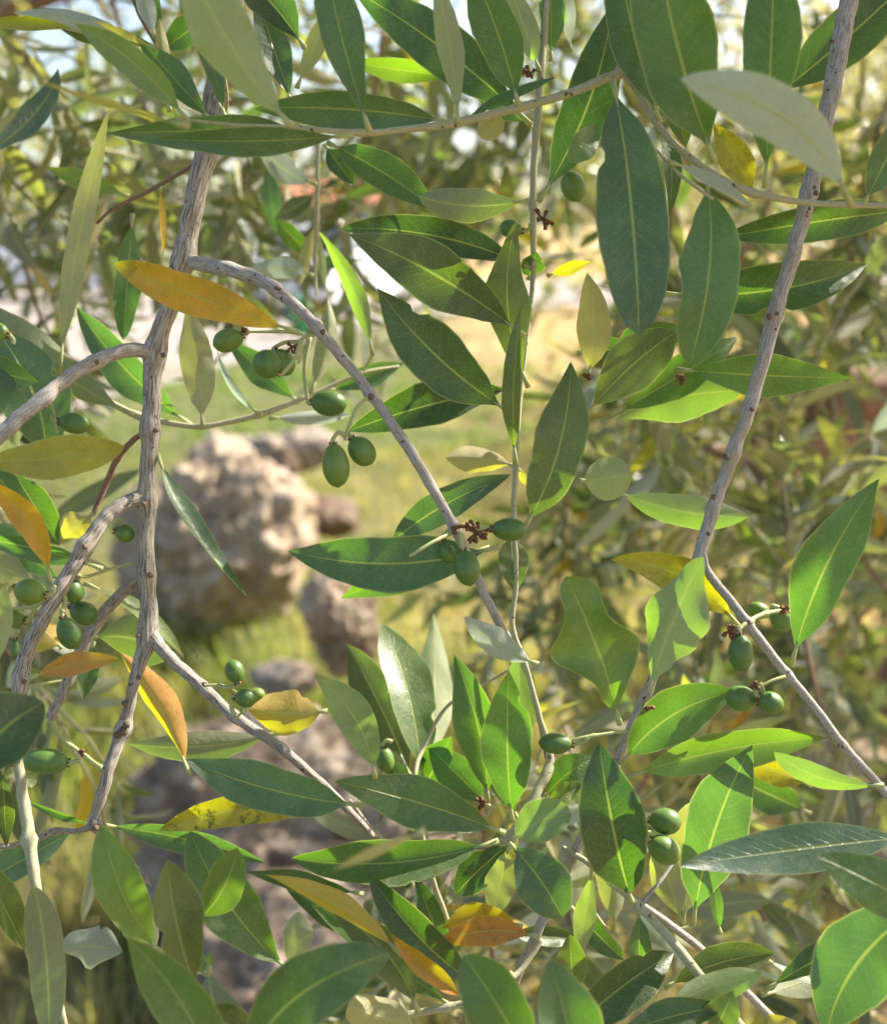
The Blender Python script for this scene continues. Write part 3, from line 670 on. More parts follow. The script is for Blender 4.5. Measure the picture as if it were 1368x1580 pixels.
def bud_scars(par, pts, m, seed=1):
    """small knots and bud scars standing on the bark: (px,py,d,radius px)"""
    for (px, py, d, r) in pts:
        c = P(px, py, d + .0012); rr = r * d / F * .85
        bm = bmesh.new(); bmesh.ops.create_icosphere(bm, subdivisions=2, radius=rr)
        for v in bm.verts: v.co *= 1 + 0.35 * noise.noise(v.co / rr * 1.3 + Vector((px, py, 0)))
        me = bpy.data.meshes.new('knot'); bm.to_mesh(me); bm.free(); me.polygons.foreach_set('use_smooth', [True] * len(me.polygons))
        obj('knot', me, m, par, c - par.location)
def olive(par, cx, cy, rx, ry, ang, sx, sy, d=0.40, ds=None, calyx=True):
    """fruit centre, half sizes in px along/across its long axis, angle of the long axis, where its stalk starts"""
    c = P(cx, cy, d); k = d / F; rl = rx * k; rs = ry * k
    bm = bmesh.new(); bmesh.ops.create_uvsphere(bm, u_segments=24, v_segments=16, radius=1)
    ax = (AX * math.cos(ang) - AU * math.sin(ang)).normalized(); sd = (AX * math.sin(ang) + AU * math.cos(ang)).normalized(); fw = ax.cross(sd)
    # the +z pole of the sphere is the stalk end
    st = P(sx, sy, ds or d) - c
    if st.dot(ax) < 0 and rx >= ry: ax = -ax
    for v in bm.verts:
        p = v.co; z = p.z; q = 1 - 0.05 * z
        tip = 1.0 + (0.05 if z < -0.985 else 0)
        wob = 1 + 0.02 * noise.noise(p * 1.5 + Vector((cx, cy, 0)))
        v.co = ax * (z * rl * tip * wob) + sd * (p.x * rs * q * wob) + fw * (p.y * rs * q * wob)
    me = bpy.data.meshes.new('olive'); bm.to_mesh(me); bm.free(); me.polygons.foreach_set('use_smooth', [True] * len(me.polygons))
    o = obj('olive', me, M_OLIVE, par, c - par.location)
    top = ax * rl * 0.93; e = st
    pm = (top + e) / 2 + ax * rl * 0.35
    pts = spline([tuple(top), tuple(top + ax * rl * .22), tuple(pm), tuple(e)], 5)
    mb = MB(); tube(mb, [Vector(p) for p in pts], [0.0011 - 0.00035 * abs(math.sin(3 * i / len(pts))) for i in range(len(pts))], 8)
    if calyx:
        for q in range(4):
            a = q * 1.57 + cx; dr = sd * math.cos(a) + fw * math.sin(a)
            tube(mb, [top + ax * rl * .08, top + dr * 0.0011 + ax * 0.0003, top + dr * 0.0014 + ax * 0.0011], [0.0006, 0.0005, 0.0003], 5, 1)
    s = obj('stalk', mb.mesh('stalk'), [M_PET, M_DRY], o)
    return o
def br(label, px, py, d, name='olive_branch', cat='branch', group=None):
    return thing(name, label, cat, P(px, py, d), group)

# ================================================================== FOREGROUND BRANCHES
# --- thick branch hanging down the left side
A = br('thick grey barked olive branch hanging down the left side, forking both ways', 345, -40, .42)
stem(A, [(362, -60, .43, 42), (352, 20, .43, 42), (340, 110, .43, 40), (320, 225, .425, 38), (300, 310, .42, 33), (285, 395, .42, 35), (262, 470, .42, 29), (240, 545, .42, 31), (233, 650, .42, 28), (228, 765, .42, 28),
         (226, 885, .42, 25), (229, 975, .42, 30), (208, 1050, .415, 19), (190, 1125, .415, 21), (165, 1195, .41, 20), (148, 1270, .41, 20)], M_BARK, 'main_stem', 18,
     [(287, 405, .25, 18), (238, 545, .35, 22), (232, 665, .30, 16), (225, 772, .35, 16), (224, 885, .38, 16), (190, 1125, .45, 13), (150, 1275, .5, 14), (229, 980, .15, 25)], 0.16)
stem(A, [(283, 402, .42, 18), (320, 409, .415, 25), (365, 419, .41, 24), (425, 446, .405, 21), (497, 515, .40, 18), (570, 605, .40, 17), (640, 708, .395, 17), (700, 812, .395, 17), (742, 905, .40, 15), (782, 985, .405, 13)], M_GREY, 'side_twig', 14,
     [(425, 447, .22, 10), (488, 505, .25, 10), (572, 608, .35, 9), (697, 815, .4, 10)], 0.14)
stem(A, [(240, 545, .42, 20), (205, 540, .415, 23), (165, 550, .41, 23), (110, 580, .40, 23), (55, 625, .39, 24), (0, 672, .385, 26), (-70, 730, .38, 28)], M_GREY, 'side_twig', 14, [(147, 560, .2, 10), (65, 612, .2, 14)], 0.14)
stem(A, [(228, 765, .42, 20), (195, 775, .415, 24), (165, 797, .41, 24), (130, 848, .405, 26), (90, 915, .40, 25), (52, 985, .395, 24), (33, 1045, .39, 26), (24, 1110, .39, 28), (20, 1180, .385, 26)], M_BARK, 'side_twig', 14, [(132, 845, .2, 12), (85, 900, .25, 12), (40, 1050, .2, 16)], 0.18)
stem(A, [(20, 1120, .39, 14), (32, 1200, .385, 17), (45, 1290, .38, 20), (58, 1380, .375, 17), (70, 1450, .375, 16), (88, 1530, .37, 12), (110, 1620, .37, 10)], M_YOUNG, 'side_twig', 12, [(48, 1295, .5, 8)])
stem(A, [(222, 888, .42, 14), (200, 905, .425, 19), (165, 940, .43, 20), (132, 990, .43, 19), (105, 1050, .43, 19), (78, 1108, .43, 13)], M_BARK, 'side_twig', 12, [(75, 1105, .5, 7), (105, 1050, .2, 9)], 0.2)
stem(A, [(78, 1108, .43, 9), (95, 1138, .43, 7), (128, 1163, .43, 7), (160, 1188, .42, 8)], M_PET, 'side_twig', 8, [(100, 1142, .4, 5), (158, 1188, .6, 6)])
stem(A, [(231, 978, .42, 20), (262, 1015, .415, 21), (310, 1058, .41, 19), (365, 1108, .405, 18), (430, 1152, .405, 16), (500, 1212, .41, 14), (575, 1290, .42, 11)], M_BARK, 'side_twig', 12, [(312, 1060, .22, 7), (362, 1107, .22, 8), (435, 1155, .2, 8)], 0.12)
stem(A, [(152, 1272, .41, 12), (120, 1282, .41, 9), (85, 1283, .41, 11), (48, 1298, .405, 11), (5, 1306, .40, 9), (-50, 1300, .4, 8)], M_BARK, 'side_twig', 10, [(85, 1282, .3, 8)], 0.25)
stem(A, [(150, 1275, .41, 16), (180, 1312, .41, 10), (205, 1335, .41, 11), (232, 1368, .41, 8)], M_BARK, 'side_twig', 10, [(225, 1355, .4, 6)], 0.25)
stem(A, [(222, 668, .42, 9), (205, 680, .43, 10), (182, 706, .435, 10), (165, 745, .44, 10), (145, 792, .44, 9)], M_RED, 'side_twig', 10, [(183, 706, .3, 6)])
stem(A, [(308, 248, .42, 6), (270, 272, .43, 7), (220, 300, .44, 7), (175, 322, .44, 6), (150, 345, .44, 5)], M_RED, 'side_twig', 8)
stem(A, [(345, 180, .425, 6), (350, 150, .41, 8), (342, 90, .40, 7)], M_YOUNG, 'side_twig', 8)
bud_scars(A, [(241, 664, .415, 5), (131, 844, .398, 5.5), (232, 888, .412, 6), (213, 981, .412, 4), (190, 1128, .41, 9), (196, 1118, .41, 7), (181, 1134, .41, 7), (148, 1278, .402, 6), (352, 155, .417, 6), (150, 559, .40, 4.5), (194, 1085, .41, 6), (38, 1052, .38, 5),
              (316, 1056, .405, 5), (214, 1045, .412, 4), (252, 548, .412, 5), (222, 778, .412, 5), (572, 612, .393, 6), (498, 512, .394, 5), (427, 444, .40, 4), (702, 820, .39, 6)], M_KNOT)
leaf(A, 462, 513, 171, 405, 64, 'T', 'O', .385, .375, bow=-.01, roll=.15, fold=.12, blunt=.62, label='bright orange leaf', spots=.12)
leaf(A, 243, 700, 384, 926, 29, 'T', 'b', .42, .40, bow=.05, roll=.9, fold=.5, blunt=.7)
leaf(A, 205, 330, 190, 525, 44, 'T', 'g', .45, .45, roll=.1, blunt=.6)
leaf(A, 247, 285, 251, 402, 11, 'T', 'Y', .45, roll=.9)
leaf(A, 200, 303, 72, 258, 34, 'T', 'yg', .47)
leaf(A, 292, 1196, 182, 1000, 54, 'U', 'O', .41, .425, bow=.05, roll=.5, fold=.65, blunt=.8, label='orange yellow leaf folded along its midrib')
leaf(A, 45, 1047, 192, 1016, 37, 'T', 'r', .37, .37, bow=-.05, fold=.3, spots=.35, label='orange leaf with rusty brown bars')
leaf(A, 77, 897, -35, 735, 46, 'T', 'O', .385, .375, bow=.13, roll=.25, label='golden orange drooping leaf')
leaf(A, 95, 1000, 55, 960, 60, 'U', 'Y', .44, fold=.3)
leaf(A, 505, 1097, 383, 1094, 76, 'U', 'Y', .405, .40, blunt=.75, bow=-.04, label='yellow translucent leaf')
leaf(A, 432, 1130, 185, 1148, 52, 'U', 'o', .425, .43, bow=-.05, spots=.2)
leaf(A, 140, 985, 262, 1015, 84, 'U', 'o', .45, bow=-.12, blunt=.6)
leaf(A, 130, 900, 285, 1016, 26, 'T', 'yg', .44, bow=-.08, roll=.8)
leaf(A, 145, 990, 128, 1082, 36, 'T', 'g', .45)
leaf(A, 145, 792, 97, 832, 62, 'U', 'c', .43, blunt=.5, fold=.5, curl=.12)
leaf(A, 158, 878, -50, 828, 38, 'T', 'b', .44, bow=.03, roll=.6)
leaf(A, 105, 905, -40, 795, 44, 'T', 'b', .46, roll=.4)
leaf(A, 60, 905, -60, 840, 52, 'U', 'p', .46, roll=.5)
leaf(A, 18, 722, 92, 842, 66, 'T', 'g', .43, roll=-.3)
leaf(A, -30, 700, 70, 830, 60, 'T', 'g', .44, roll=.3)
leaf(A, -40, 712, 184, 690, 68, 'T', 'y', .365, .36, bow=.03, blunt=.55, fold=.15, roll=.05, spots=.15, label='yellowing blunt leaf')
leaf(A, -60, 560, 60, 590, 60, 'T', 'b', .42)
leaf(A, 72, 725, -15, 500, 112, 'T', 'b', .43, .42, bow=.10, blunt=.75)
leaf(A, 85, 740, 40, 660, 60, 'T', 'd', .44)
leaf(A, -50, 1235, 68, 1085, 118, 'T', 'd', .30, .31, bow=-.14, blunt=.55, roll=.1)
leaf(A, -20, 1050, 10, 900, 40, 'U', 'p', .36, roll=.5)
leaf(A, 4, 1180, 10, 1300, 34, 'T', 'o', .38)
leaf(A, -40, 1370, 108, 1285, 60, 'T', 'b', .44, roll=.3)
leaf(A, 150, 1272, 412, 1332, 44, 'T', 'bb', .41, .42, bow=-.03, roll=-.5, fold=.4, spots=.3)
leaf(A, 148, 1275, 45, 1238, 14, 'T', 'b', .43, roll=.9)
leaf(A, 80, 1466, 186, 1468, 66, 'U', 'P', .37, .365, bow=-.06, fold=.45, blunt=.7, wav=.3, label='whitish cupped leaf seen from beneath')
leaf(A, 75, 1660, 52, 1362, 62, 'U', 'o', .345, .335, bow=.03, blunt=.62)
leaf(A, 48, 1480, -40, 1310, 54, 'T', 'o', .36, .34, roll=-.4)
leaf(A, 30, 1200, 60, 1205, 26, 'T', 'o', .39)
for a in [(352, 525, 24, 18, -.35, 378, 512, .40), (413, 562, 23, 22, .6, 465, 525, .385), (436, 559, 22, 19, 1.0, 462, 528, .405), (507, 622, 28, 20, .1, 478, 520, .41), (518, 718, 34, 21, 1.45, 532, 672, .39), (558, 696, 25, 20, .9, 538, 668, .395),
          (785, 817, 27, 18, .05, 735, 818, .385), (720, 876, 28, 20, 1.35, 712, 822, .38), (690, 852, 17, 13, .9, 702, 815, .40), (115, 653, 24, 16, .1, 85, 640, .40), (193, 823, 15, 14, .3, 190, 800, .42),
          (47, 913, 24, 20, .2, 80, 905, .375), (112, 911, 20, 17, 1.2, 122, 895, .41), (129, 946, 22, 18, .5, 102, 938, .415), (107, 977, 26, 18, 1.2, 98, 945, .385), (22, 954, 17, 16, .2, 55, 930, .41), (25, 1003, 17, 9, 1.4, 30, 975, .42),
          (72, 1175, 34, 20, .05, 118, 1165, .38), (362, 1036, 18, 15, 1.3, 335, 1058, .40), (379, 1077, 17, 15, .1, 362, 1104, .39), (396, 1072, 13, 11, .1, 372, 1105, .41), (-2, 512, 16, 14, .3, 20, 530, .38)]:
    olive(A, *a[:7], d=a[7])
# short fruiting stalks between fruit and branch
stem(A, [(497, 515, .40, 6), (470, 520, .40, 6), (460, 535, .398, 5), (462, 560, .398, 3)], M_PET, 'fruit_stalk', 8)
stem(A, [(468, 515, .395, 6), (440, 512, .395, 6), (385, 512, .395, 4)], M_PET, 'fruit_stalk', 8)
stem(A, [(572, 610, .398, 7), (552, 628, .395, 6), (538, 658, .392, 6), (532, 680, .392, 5)], M_PET, 'fruit_stalk', 8)
stem(A, [(698, 815, .392, 8), (715, 812, .388, 7), (750, 818, .386, 5)], M_DRY, 'fruit_stalk', 8)
stem(A, [(698, 822, .392, 6), (670, 835, .385, 6), (632, 858, .38, 5)], M_PET, 'fruit_stalk', 8)
stem(A, [(78, 620, .40, 5), (84, 640, .40, 5), (88, 668, .395, 4)], M_PET, 'fruit_stalk', 8)
stem(A, [(110, 880, .405, 7), (130, 890, .41, 6), (165, 880, .415, 5), (205, 868, .42, 4)], M_PET, 'fruit_stalk', 8)
stem(A, [(95, 905, .40, 7), (100, 925, .40, 9), (98, 948, .395, 5)], M_PET, 'fruit_stalk', 8)
stem(A, [(85, 905, .39, 7), (55, 935, .40, 6), (0, 938, .41, 5), (-30, 935, .41, 5)], M_PET, 'fruit_stalk', 8)
stem(A, [(315, 1058, .405, 5), (338, 1057, .405, 5), (355, 1062, .405, 3), (368, 1070, .40, 3)], M_PET, 'fruit_stalk', 8)
stem(A, [(365, 1108, .40, 5), (372, 1100, .395, 4)], M_PET, 'fruit_stalk', 8)
stem(A, [(38, 1060, .39, 6), (65, 1055, .39, 5), (95, 1050, .40, 4)], M_PET, 'fruit_stalk', 8)
def dried(par, px, py, d, n, seed, r=14):
    r *= .75; rnd = random.Random(seed); mb = MB(); c = P(px, py, d)
    for k in range(n):
        v = rdir(rnd); e = c + (AX * v.x + AU * v.y - AF * abs(v.z) * .5) * (r * d / F) * rnd.uniform(.6, 1.1)
        tube(mb, [c, (c + e) / 2 + rdir(rnd) * .0006, e], [.0005, .0004, .0008], 6)
        tube(mb, [e, e + rdir(rnd) * .0012], [.0009, .0003], 5)
    o = obj('dried_flower_stalk', mb.mesh('dried_flower_stalk', origin=c), M_DRY, par); o.location = c - par.location
dried(A, 735, 822, .385, 14, 3, 26); dried(A, 378, 514, .40, 4, 4, 8); dried(A, 452, 535, .398, 5, 5, 14); dried(A, 28, 905, .41, 6, 6, 14); dried(A, 128, 1163, .43, 5, 7, 10)

# --- arching pale shoot across the top
B_ = br('pale young shoot arching across the top with broad hanging leaves', 960, 105, .38)
stem(B_, [(1010, -60, .385, 22), (985, 30, .38, 18), (962, 105, .38, 17), (930, 122, .38, 15), (880, 143, .38, 14), (800, 166, .38, 14), (700, 190, .38, 13), (620, 200, .38, 11), (560, 205, .375, 10), (450, 197, .37, 8), (350, 192, .365, 6), (270, 182, .36, 5)], M_YOUNG, 'main_stem', 14,
     [(960, 105, .35, 12), (797, 160, .25, 9), (703, 190, .25, 9), (556, 207, .4, 9)])
stem(B_, [(962, 105, .38, 13), (985, 145, .378, 12), (1015, 195, .375, 12), (1060, 240, .372, 12), (1110, 275, .37, 13), (1160, 298, .37, 12), (1240, 312, .37, 10), (1310, 316, .37, 10), (1440, 318, .37, 9)], M_YOUNG, 'side_twig', 12,
     [(1160, 295, .3, 10), (1312, 315, .3, 8)])
stem(B_, [(1013, 232, .365, 4), (1040, 262, .362, 6), (1075, 290, .36, 6), (1100, 308, .36, 6)], M_YOUNG, 'side_twig', 8)
leaf(B_, 290, 187, 117, 37, 54, 'T', 'l', .355, .345, bow=.06, roll=.15, blunt=.75, label='light green leaf')
leaf(B_, 450, 196, 275, -90, 96, 'U', 'p', .315, .30, bow=-.05, blunt=.55, roll=.1)
leaf(B_, 570, 203, 500, -70, 74, 'T', 'b', .36, .35, bow=-.02, blunt=.65)
leaf(B_, 700, 190, 392, 168, 64, 'T', 'bb', .395, .39, bow=.03, blunt=.7, roll=.3)
leaf(B_, 545, 208, 236, 214, 47, 'T', 'b', .355, .35, bow=-.02, blunt=.7, roll=.25)
leaf(B_, 480, 198, 176, 205, 60, 'T', 'bb', .385, .385, bow=.0, blunt=.75)
leaf(B_, 706, 190, 672, -30, 43, 'U', 'p', .36, .35, bow=.03, blunt=.6, roll=.2)
leaf(B_, 800, 165, 722, -60, 76, 'T', 'g', .37, .36, bow=.03, blunt=.7)
leaf(B_, 705, 190, 852, 121, 20, 'T', 'b', .385, .39, roll=.8)
leaf(B_, 775, 172, 742, 214, 42, 'U', 'p', .39, blunt=.5)
leaf(B_, 945, 125, 985, 515, 116, 'T', 'bb', .37, .355, bow=-.02, blunt=.46, twist=.1, roll=.1, fold=.12, spots=.08, label='largest leaf, broad, blue green with grey bloom')
leaf(B_, 1088, 272, 1064, 555, 100, 'T', 'b', .37, .365, bow=-.06, blunt=.5, twist=.1, roll=.1, notch=(1, .62, .10, .18))
leaf(B_, 1102, 250, 1010, -110, 138, 'T', 'g', .345, .33, bow=-.03, blunt=.7, roll=.1)
leaf(B_, 1180, 290, 1195, -70, 94, 'T', 'g', .35, .34, bow=.0, blunt=.65, roll=.1)
leaf(B_, 1018, 190, 950, -80, 84, 'T', 'g', .375, .37, bow=-.02, blunt=.7)
leaf(B_, 1312, 316, 1066, 134, 88, 'U', 'P', .30, .275, bow=.12, blunt=.62, roll=.1, fold=.15, label='silvery leaf seen from beneath')
leaf(B_, 1330, 318, 1410, 160, 64, 'T', 'bb', .37, .36, roll=-.3)
leaf(B_, 1030, 250, 1163, 322, 20, 'U', 'P', .36, .36, bow=-.06, roll=.6)
leaf(B_, 1005, 175, 1030, 330, 30, 'T', 'd', .40, roll=.6, bow=-.1)
leaf(B_, 930, 190, 882, 244, 44, 'T', 'l', .40, blunt=.55)
leaf(B_, 1165, 300, 1100, 190, 56, 'T', 'y', .41, spots=.4)
leaf(B_, 1060, 240, 1035, 120, 50, 'T', 'yg', .41)
leaf(B_, 985, 30, 920, -60, 50, 'T', 'o', .39)
leaf(B_, 292, 194, 60, 124, 13, 'U', 'c', .28, .27, roll=.9, bow=-.02)
leaf(B_, 350, 192, 300, -20, 40, 'T', 'b', .40, .41)
leaf(B_, 330, 190, 215, 60, 50, 'T', 'g', .42, .43)

# --- twig at the very top left
C_ = br('twig with narrow leaves in the upper left corner', 240, -40, .44, 'olive_twig', 'twig')
stem(C_, [(190, -60, .44, 10), (215, 20, .44, 8), (245, 75, .44, 6), (262, 110, .44, 5)], M_RED, 'main_stem', 8)
leaf(C_, 262, 172, 246, 22, 24, 'U', 'y', .43, blunt=.6)
leaf(C_, 222, 70, 15, 18, 36, 'U', 'P', .44, .43, bow=.06)
leaf(C_, 215, 68, 60, 10, 40, 'T', 'o', .45, bow=-.05)
leaf(C_, 130, 48, -40, 42, 24, 'T', 'y', .40, bow=.05)
leaf(C_, -40, 245, 100, 95, 40, 'T', 'bb', .31, .33, bow=.08, roll=.4)
leaf(C_, -40, 260, 60, 150, 34, 'U', 'p', .33)
leaf(C_, 240, 60, 210, -50, 30, 'U', 'P', .43)
leaf(C_, 250, 70, 225, -60, 26, 'T', 'b', .44)
leaf(C_, 470, 74, 360, -50, 80, 'T', 'd', .41, .42, bow=.04)
leaf(C_, 458, 135, 520, -10, 34, 'U', 'p', .44, roll=.3)
leaf(C_, 452, 165, 395, -10, 52, 'T', 'bb', .42)
leaf(C_, 240, 75, 140, 30, 12, 'U', 'c', .42, roll=.8)
leaf(C_, 245, 80, 330, 20, 50, 'T', 'b', .45)

# --- right hand grey twig
D = br('long straight grey twig slanting down the right side, forking low', 1310, -30, .385)
stem(D, [(1325, -70, .39, 32), (1303, 30, .388, 31), (1278, 160, .385, 29), (1250, 285, .385, 27), (1225, 385, .385, 25), (1196, 480, .385, 25), (1163, 605, .385, 23), (1128, 705, .385, 22), (1098, 790, .385, 22), (1076, 862, .385, 19),
          (1052, 930, .385, 16), (1020, 1015, .39, 15), (985, 1095, .395, 16), (958, 1160, .40, 15), (918, 1255, .40, 15), (880, 1330, .40, 18), (842, 1410, .40, 16), (800, 1500, .40, 15), (765, 1600, .40, 14)], M_GREY, 'main_stem', 16,
     [(1250, 298, .25, 10), (1190, 486, .35, 9), (1128, 700, .3, 14), (1098, 785, .15, 10), (1000, 1070, .3, 10), (905, 1290, .2, 12)], 0.13)
stem(D, [(1084, 850, .384, 7), (1093, 885, .384, 14), (1125, 925, .382, 15), (1160, 972, .38, 16), (1205, 1030, .38, 15), (1255, 1090, .38, 14), (1300, 1150, .38, 14), (1345, 1200, .38, 14), (1420, 1285, .38, 13)], M_GREY, 'side_twig', 12,
     [(1155, 962, .3, 8), (1215, 1040, .25, 8), (1300, 1150, .2, 8)], 0.12)
bud_scars(D, [(1186, 488, .377, 6), (1198, 484, .378, 4), (1100, 767, .377, 5), (1160, 632, .378, 4.5), (1283, 64, .38, 4), (1258, 298, .377, 5), (1120, 705, .378, 7), (997, 1090, .388, 7), (1154, 960, .374, 5), (1300, 1152, .374, 4), (1196, 508, .378, 3)], M_KNOT)
leaf(D, 1015, 452, 1350, 405, 90, 'T', 'd', .41, .40, bow=.06, blunt=.8, roll=.15, notch=(1, .46, .06, .30))
leaf(D, 1420, 322, 1104, 368, 66, 'T', 'd', .41, .41, bow=.01, blunt=.75)
leaf(D, 1180, 160, 1430, -60, 96, 'T', 'd', .42, .42, bow=.02, blunt=.75)
leaf(D, 1043, 570, 1310, 583, 68, 'T', 'g', .41, .40, bow=.01, blunt=.85, roll=-.2)
leaf(D, 930, 652, 1140, 604, 84, 'U', 'yg', .42, .425, bow=-.06, blunt=.65)
leaf(D, 905, 638, 1042, 512, 86, 'T', 'o', .405, .40, bow=-.04, blunt=.6)
leaf(D, 940, 640, 1142, 517, 66, 'T', 'g', .42, .415, bow=.02, blunt=.75)
leaf(D, 890, 545, 1060, 505, 58, 'T', 'd', .435, .43, bow=.04, blunt=.6)
leaf(D, 944, 756, 1155, 798, 58, 'U', 'yg', .40, .41, bow=.05, blunt=.62, roll=-.2)
leaf(D, 893, 742, 973, 732, 80, 'U', 'p', .395, .39, blunt=.45, roll=.15)
leaf(D, 956, 1118, 872, 888, 112, 'T', 'yg', .385, .38, bow=.03, blunt=.6, wav=.8, fold=.3, roll=-.1, label='broad wavy edged green leaf')
leaf(D, 1000, 1068, 1085, 858, 92, 'U', 'yg', .38, .375, bow=-.03, blunt=.7, wav=.6, roll=.3, fold=.3, notch=(1, .30, .07, -.35), label='twisted leaf with curled notched margin')
leaf(D, 1138, 966, 943, 864, 66, 'T', 'ym', .39, .385, spots=.3, bow=.12, blunt=.7, label='yellow green leaf')
leaf(D, 1220, 1028, 1356, 738, 92, 'T', 'g', .375, .365, bow=-.05, blunt=.85, roll=.1, wav=.12)
leaf(D, 958, 1180, 1132, 1068, 92, 'T', 'g', .395, .385, bow=-.10, blunt=.7)
leaf(D, 960, 1202, 1268, 1140, 68, 'T', 'yg', .385, .385, bow=-.04, blunt=.8)
leaf(D, 1252, 1212, 1130, 1165, 46, 'T', 'ym', .395, roll=.2, blunt=.7, spots=.4)
leaf(D, 1363, 1212, 1192, 1160, 36, 'U', 'yg', .365, .37, bow=-.10, blunt=.6, roll=.5)
leaf(D, 975, 1395, 925, 1150, 112, 'T', 'd', .385, .375, bow=-.02, blunt=.7, roll=.1)
leaf(D, 1068, 1428, 1162, 1142, 104, 'T', 'bb', .39, .375, bow=-.04, blunt=.8, roll=.1, wav=.15)
leaf(D, 1052, 1430, 1100, 1220, 110, 'U', 'p', .42, .41, bow=-.02)
leaf(D, 1052, 1425, 1010, 1300, 62, 'U', 'p', .42, .42)
leaf(D, 1420, 1290, 1036, 1338, 76, 'T', 'bb', .36, .355, bow=.01, blunt=.75, roll=-.1)
leaf(D, 1110, 1440, 1100, 1350, 20, 'T', 'b', .42)
leaf(D, 1250, 1255, 1110, 1190, 60, 'T', 'd', .50, .50)
for a in [(1142, 1007, 29, 19, 1.5, 1138, 972, .37), (1143, 1078, 24, 20, .2, 1172, 1055, .38), (1188, 1084, 21, 17, .5, 1175, 1056, .375), (857, 1147, 26, 16, .05, 905, 1138, .39), (1206, 955, 20, 18, .8, 1200, 938, .40), (1170, 942, 17, 13, .3, 1180, 950, .41),
          (1026, 1267, 25, 20, .1, 1003, 1282, .40), (1024, 1311, 27, 21, .6, 1003, 1285, .395)]:
    olive(D, *a[:7], d=a[7])
stem(D, [(1162, 958, .38, 6), (1150, 962, .375, 7), (1135, 975, .372, 6)], M_PET, 'fruit_stalk', 8)
stem(D, [(1155, 958, .38, 8), (1175, 948, .385, 7), (1200, 943, .39, 7), (1225, 945, .39, 6)], M_PET, 'fruit_stalk', 8, [(1180, 947, .4, 5), (1210, 943, .5, 5)])
stem(D, [(1210, 1044, .378, 6), (1190, 1050, .376, 5), (1168, 1062, .375, 5)], M_PET, 'fruit_stalk', 8)
stem(D, [(968, 1128, .395, 5), (935, 1132, .392, 5), (900, 1138, .39, 6), (882, 1143, .39, 4)], M_PET, 'fruit_stalk', 8, [(915, 1135, .4, 5)])
dried(D, 1125, 975, .37, 8, 13, 16); dried(D, 1163, 1058, .37, 6, 14, 11); dried(D, 1000, 1090, .385, 4, 15, 9); dried(D, 1048, 585, .405, 6, 16, 13); dried(D, 1210, 940, .385, 6, 19, 10)

# --- central vertical twig with the rosette at its lower end
E = br('thin upright twig down the middle ending in a rosette of leaves', 840, -30, .42)
stem(E, [(846, -60, .425, 14), (838, 60, .425, 13), (830, 170, .42, 13), (824, 250, .42, 12), (822, 340, .42, 11), (822, 430, .425, 9), (812, 520, .425, 8), (802, 620, .42, 7), (796, 710, .41, 8), (792, 800, .41, 9), (796, 900, .41, 8), (790, 965, .41, 9), (812, 1030, .41, 8),
         (830, 1100, .41, 10), (848, 1170, .41, 13), (832, 1215, .405, 16), (805, 1265, .40, 15), (780, 1296, .40, 13), (755, 1298, .40, 10)], M_YOUNG, 'main_stem', 12,
     [(822, 315, .5, 8), (797, 717, .6, 8), (845, 1190, .3, 14), (790, 1292, .3, 12)])
stem(E, [(830, 1100, .41, 8), (848, 1175, .415, 14), (856, 1210, .42, 10)], M_RED, 'side_twig', 10)
leaf(E, 830, 312, 945, 2, 84, 'T', 'd', .405, .40, bow=.06, blunt=.75, roll=.1)
leaf(E, 820, 193, 538, -20, 84, 'T', 'd', .425, .425, bow=.03, blunt=.75)
leaf(E, 705, 120, 535, 96, 38, 'T', 'yg', .44, blunt=.7)
leaf(E, 832, 110, 780, -40, 46, 'U', 'p', .42, blunt=.7)
leaf(E, 850, 95, 850, -50, 46, 'T', 'g', .43)
leaf(E, 880, 80, 872, -40, 24, 'U', 'P', .43)
leaf(E, 815, 308, 648, 303, 56, 'U', 'o', .40, .395, bow=-.07, blunt=.55, roll=.1, label='brownish speckled leaf')
leaf(E, 820, 195, 725, 130, 40, 'T', 'b', .44)
leaf(E, 822, 415, 520, 352, 60, 'T', 'd', .425, .42, bow=.06, blunt=.72, roll=-.2)
leaf(E, 808, 518, 536, 360, 94, 'T', 'o', .405, .40, bow=.04, blunt=.8, roll=.1, fold=.15)
leaf(E, 790, 638, 584, 447, 98, 'T', 'd', .40, .395, bow=-.05, blunt=.8, roll=.1, fold=.15)
leaf(E, 800, 598, 538, 665, 74, 'T', 'd', .42, .415, bow=.03, blunt=.72, roll=-.15)
leaf(E, 795, 716, 804, 472, 34, 'T', 'o', .40, .385, bow=-.03, blunt=.8, roll=.5, fold=.35)
leaf(E, 815, 598, 796, 345, 66, 'T', 'o', .415, .41, bow=-.09, blunt=.8, wav=.3)
leaf(E, 806, 818, 880, 558, 88, 'T', 'o', .395, .385, bow=.07, blunt=.78, roll=.1, wav=.12)
leaf(E, 906, 585, 905, 420, 60, 'U', 'c', .40, .395, bow=.06, blunt=.7, roll=.1, label='tan underside of a short leaf')
leaf(E, 795, 720, 687, 706, 50, 'U', 'c', .42, .42, bow=.06, blunt=.65)
leaf(E, 797, 722, 852, 738, 38, 'U', 'c', .42, bow=.1, blunt=.6)
leaf(E, 588, 850, 785, 734, 58, 'T', 'bb', .42, .41, bow=-.05, blunt=.75, label='deep blue green leaf')
leaf(E, 770, 843, 444, 850, 94, 'T', 'b', .405, .395, bow=-.07, blunt=.75, roll=-.1, fold=.15)
leaf(E, 755, 845, 520, 925, 62, 'T', 'g', .425, .43, bow=.02)
leaf(E, 788, 820, 795, 912, 50, 'T', 'o', .415, .41, blunt=.8)
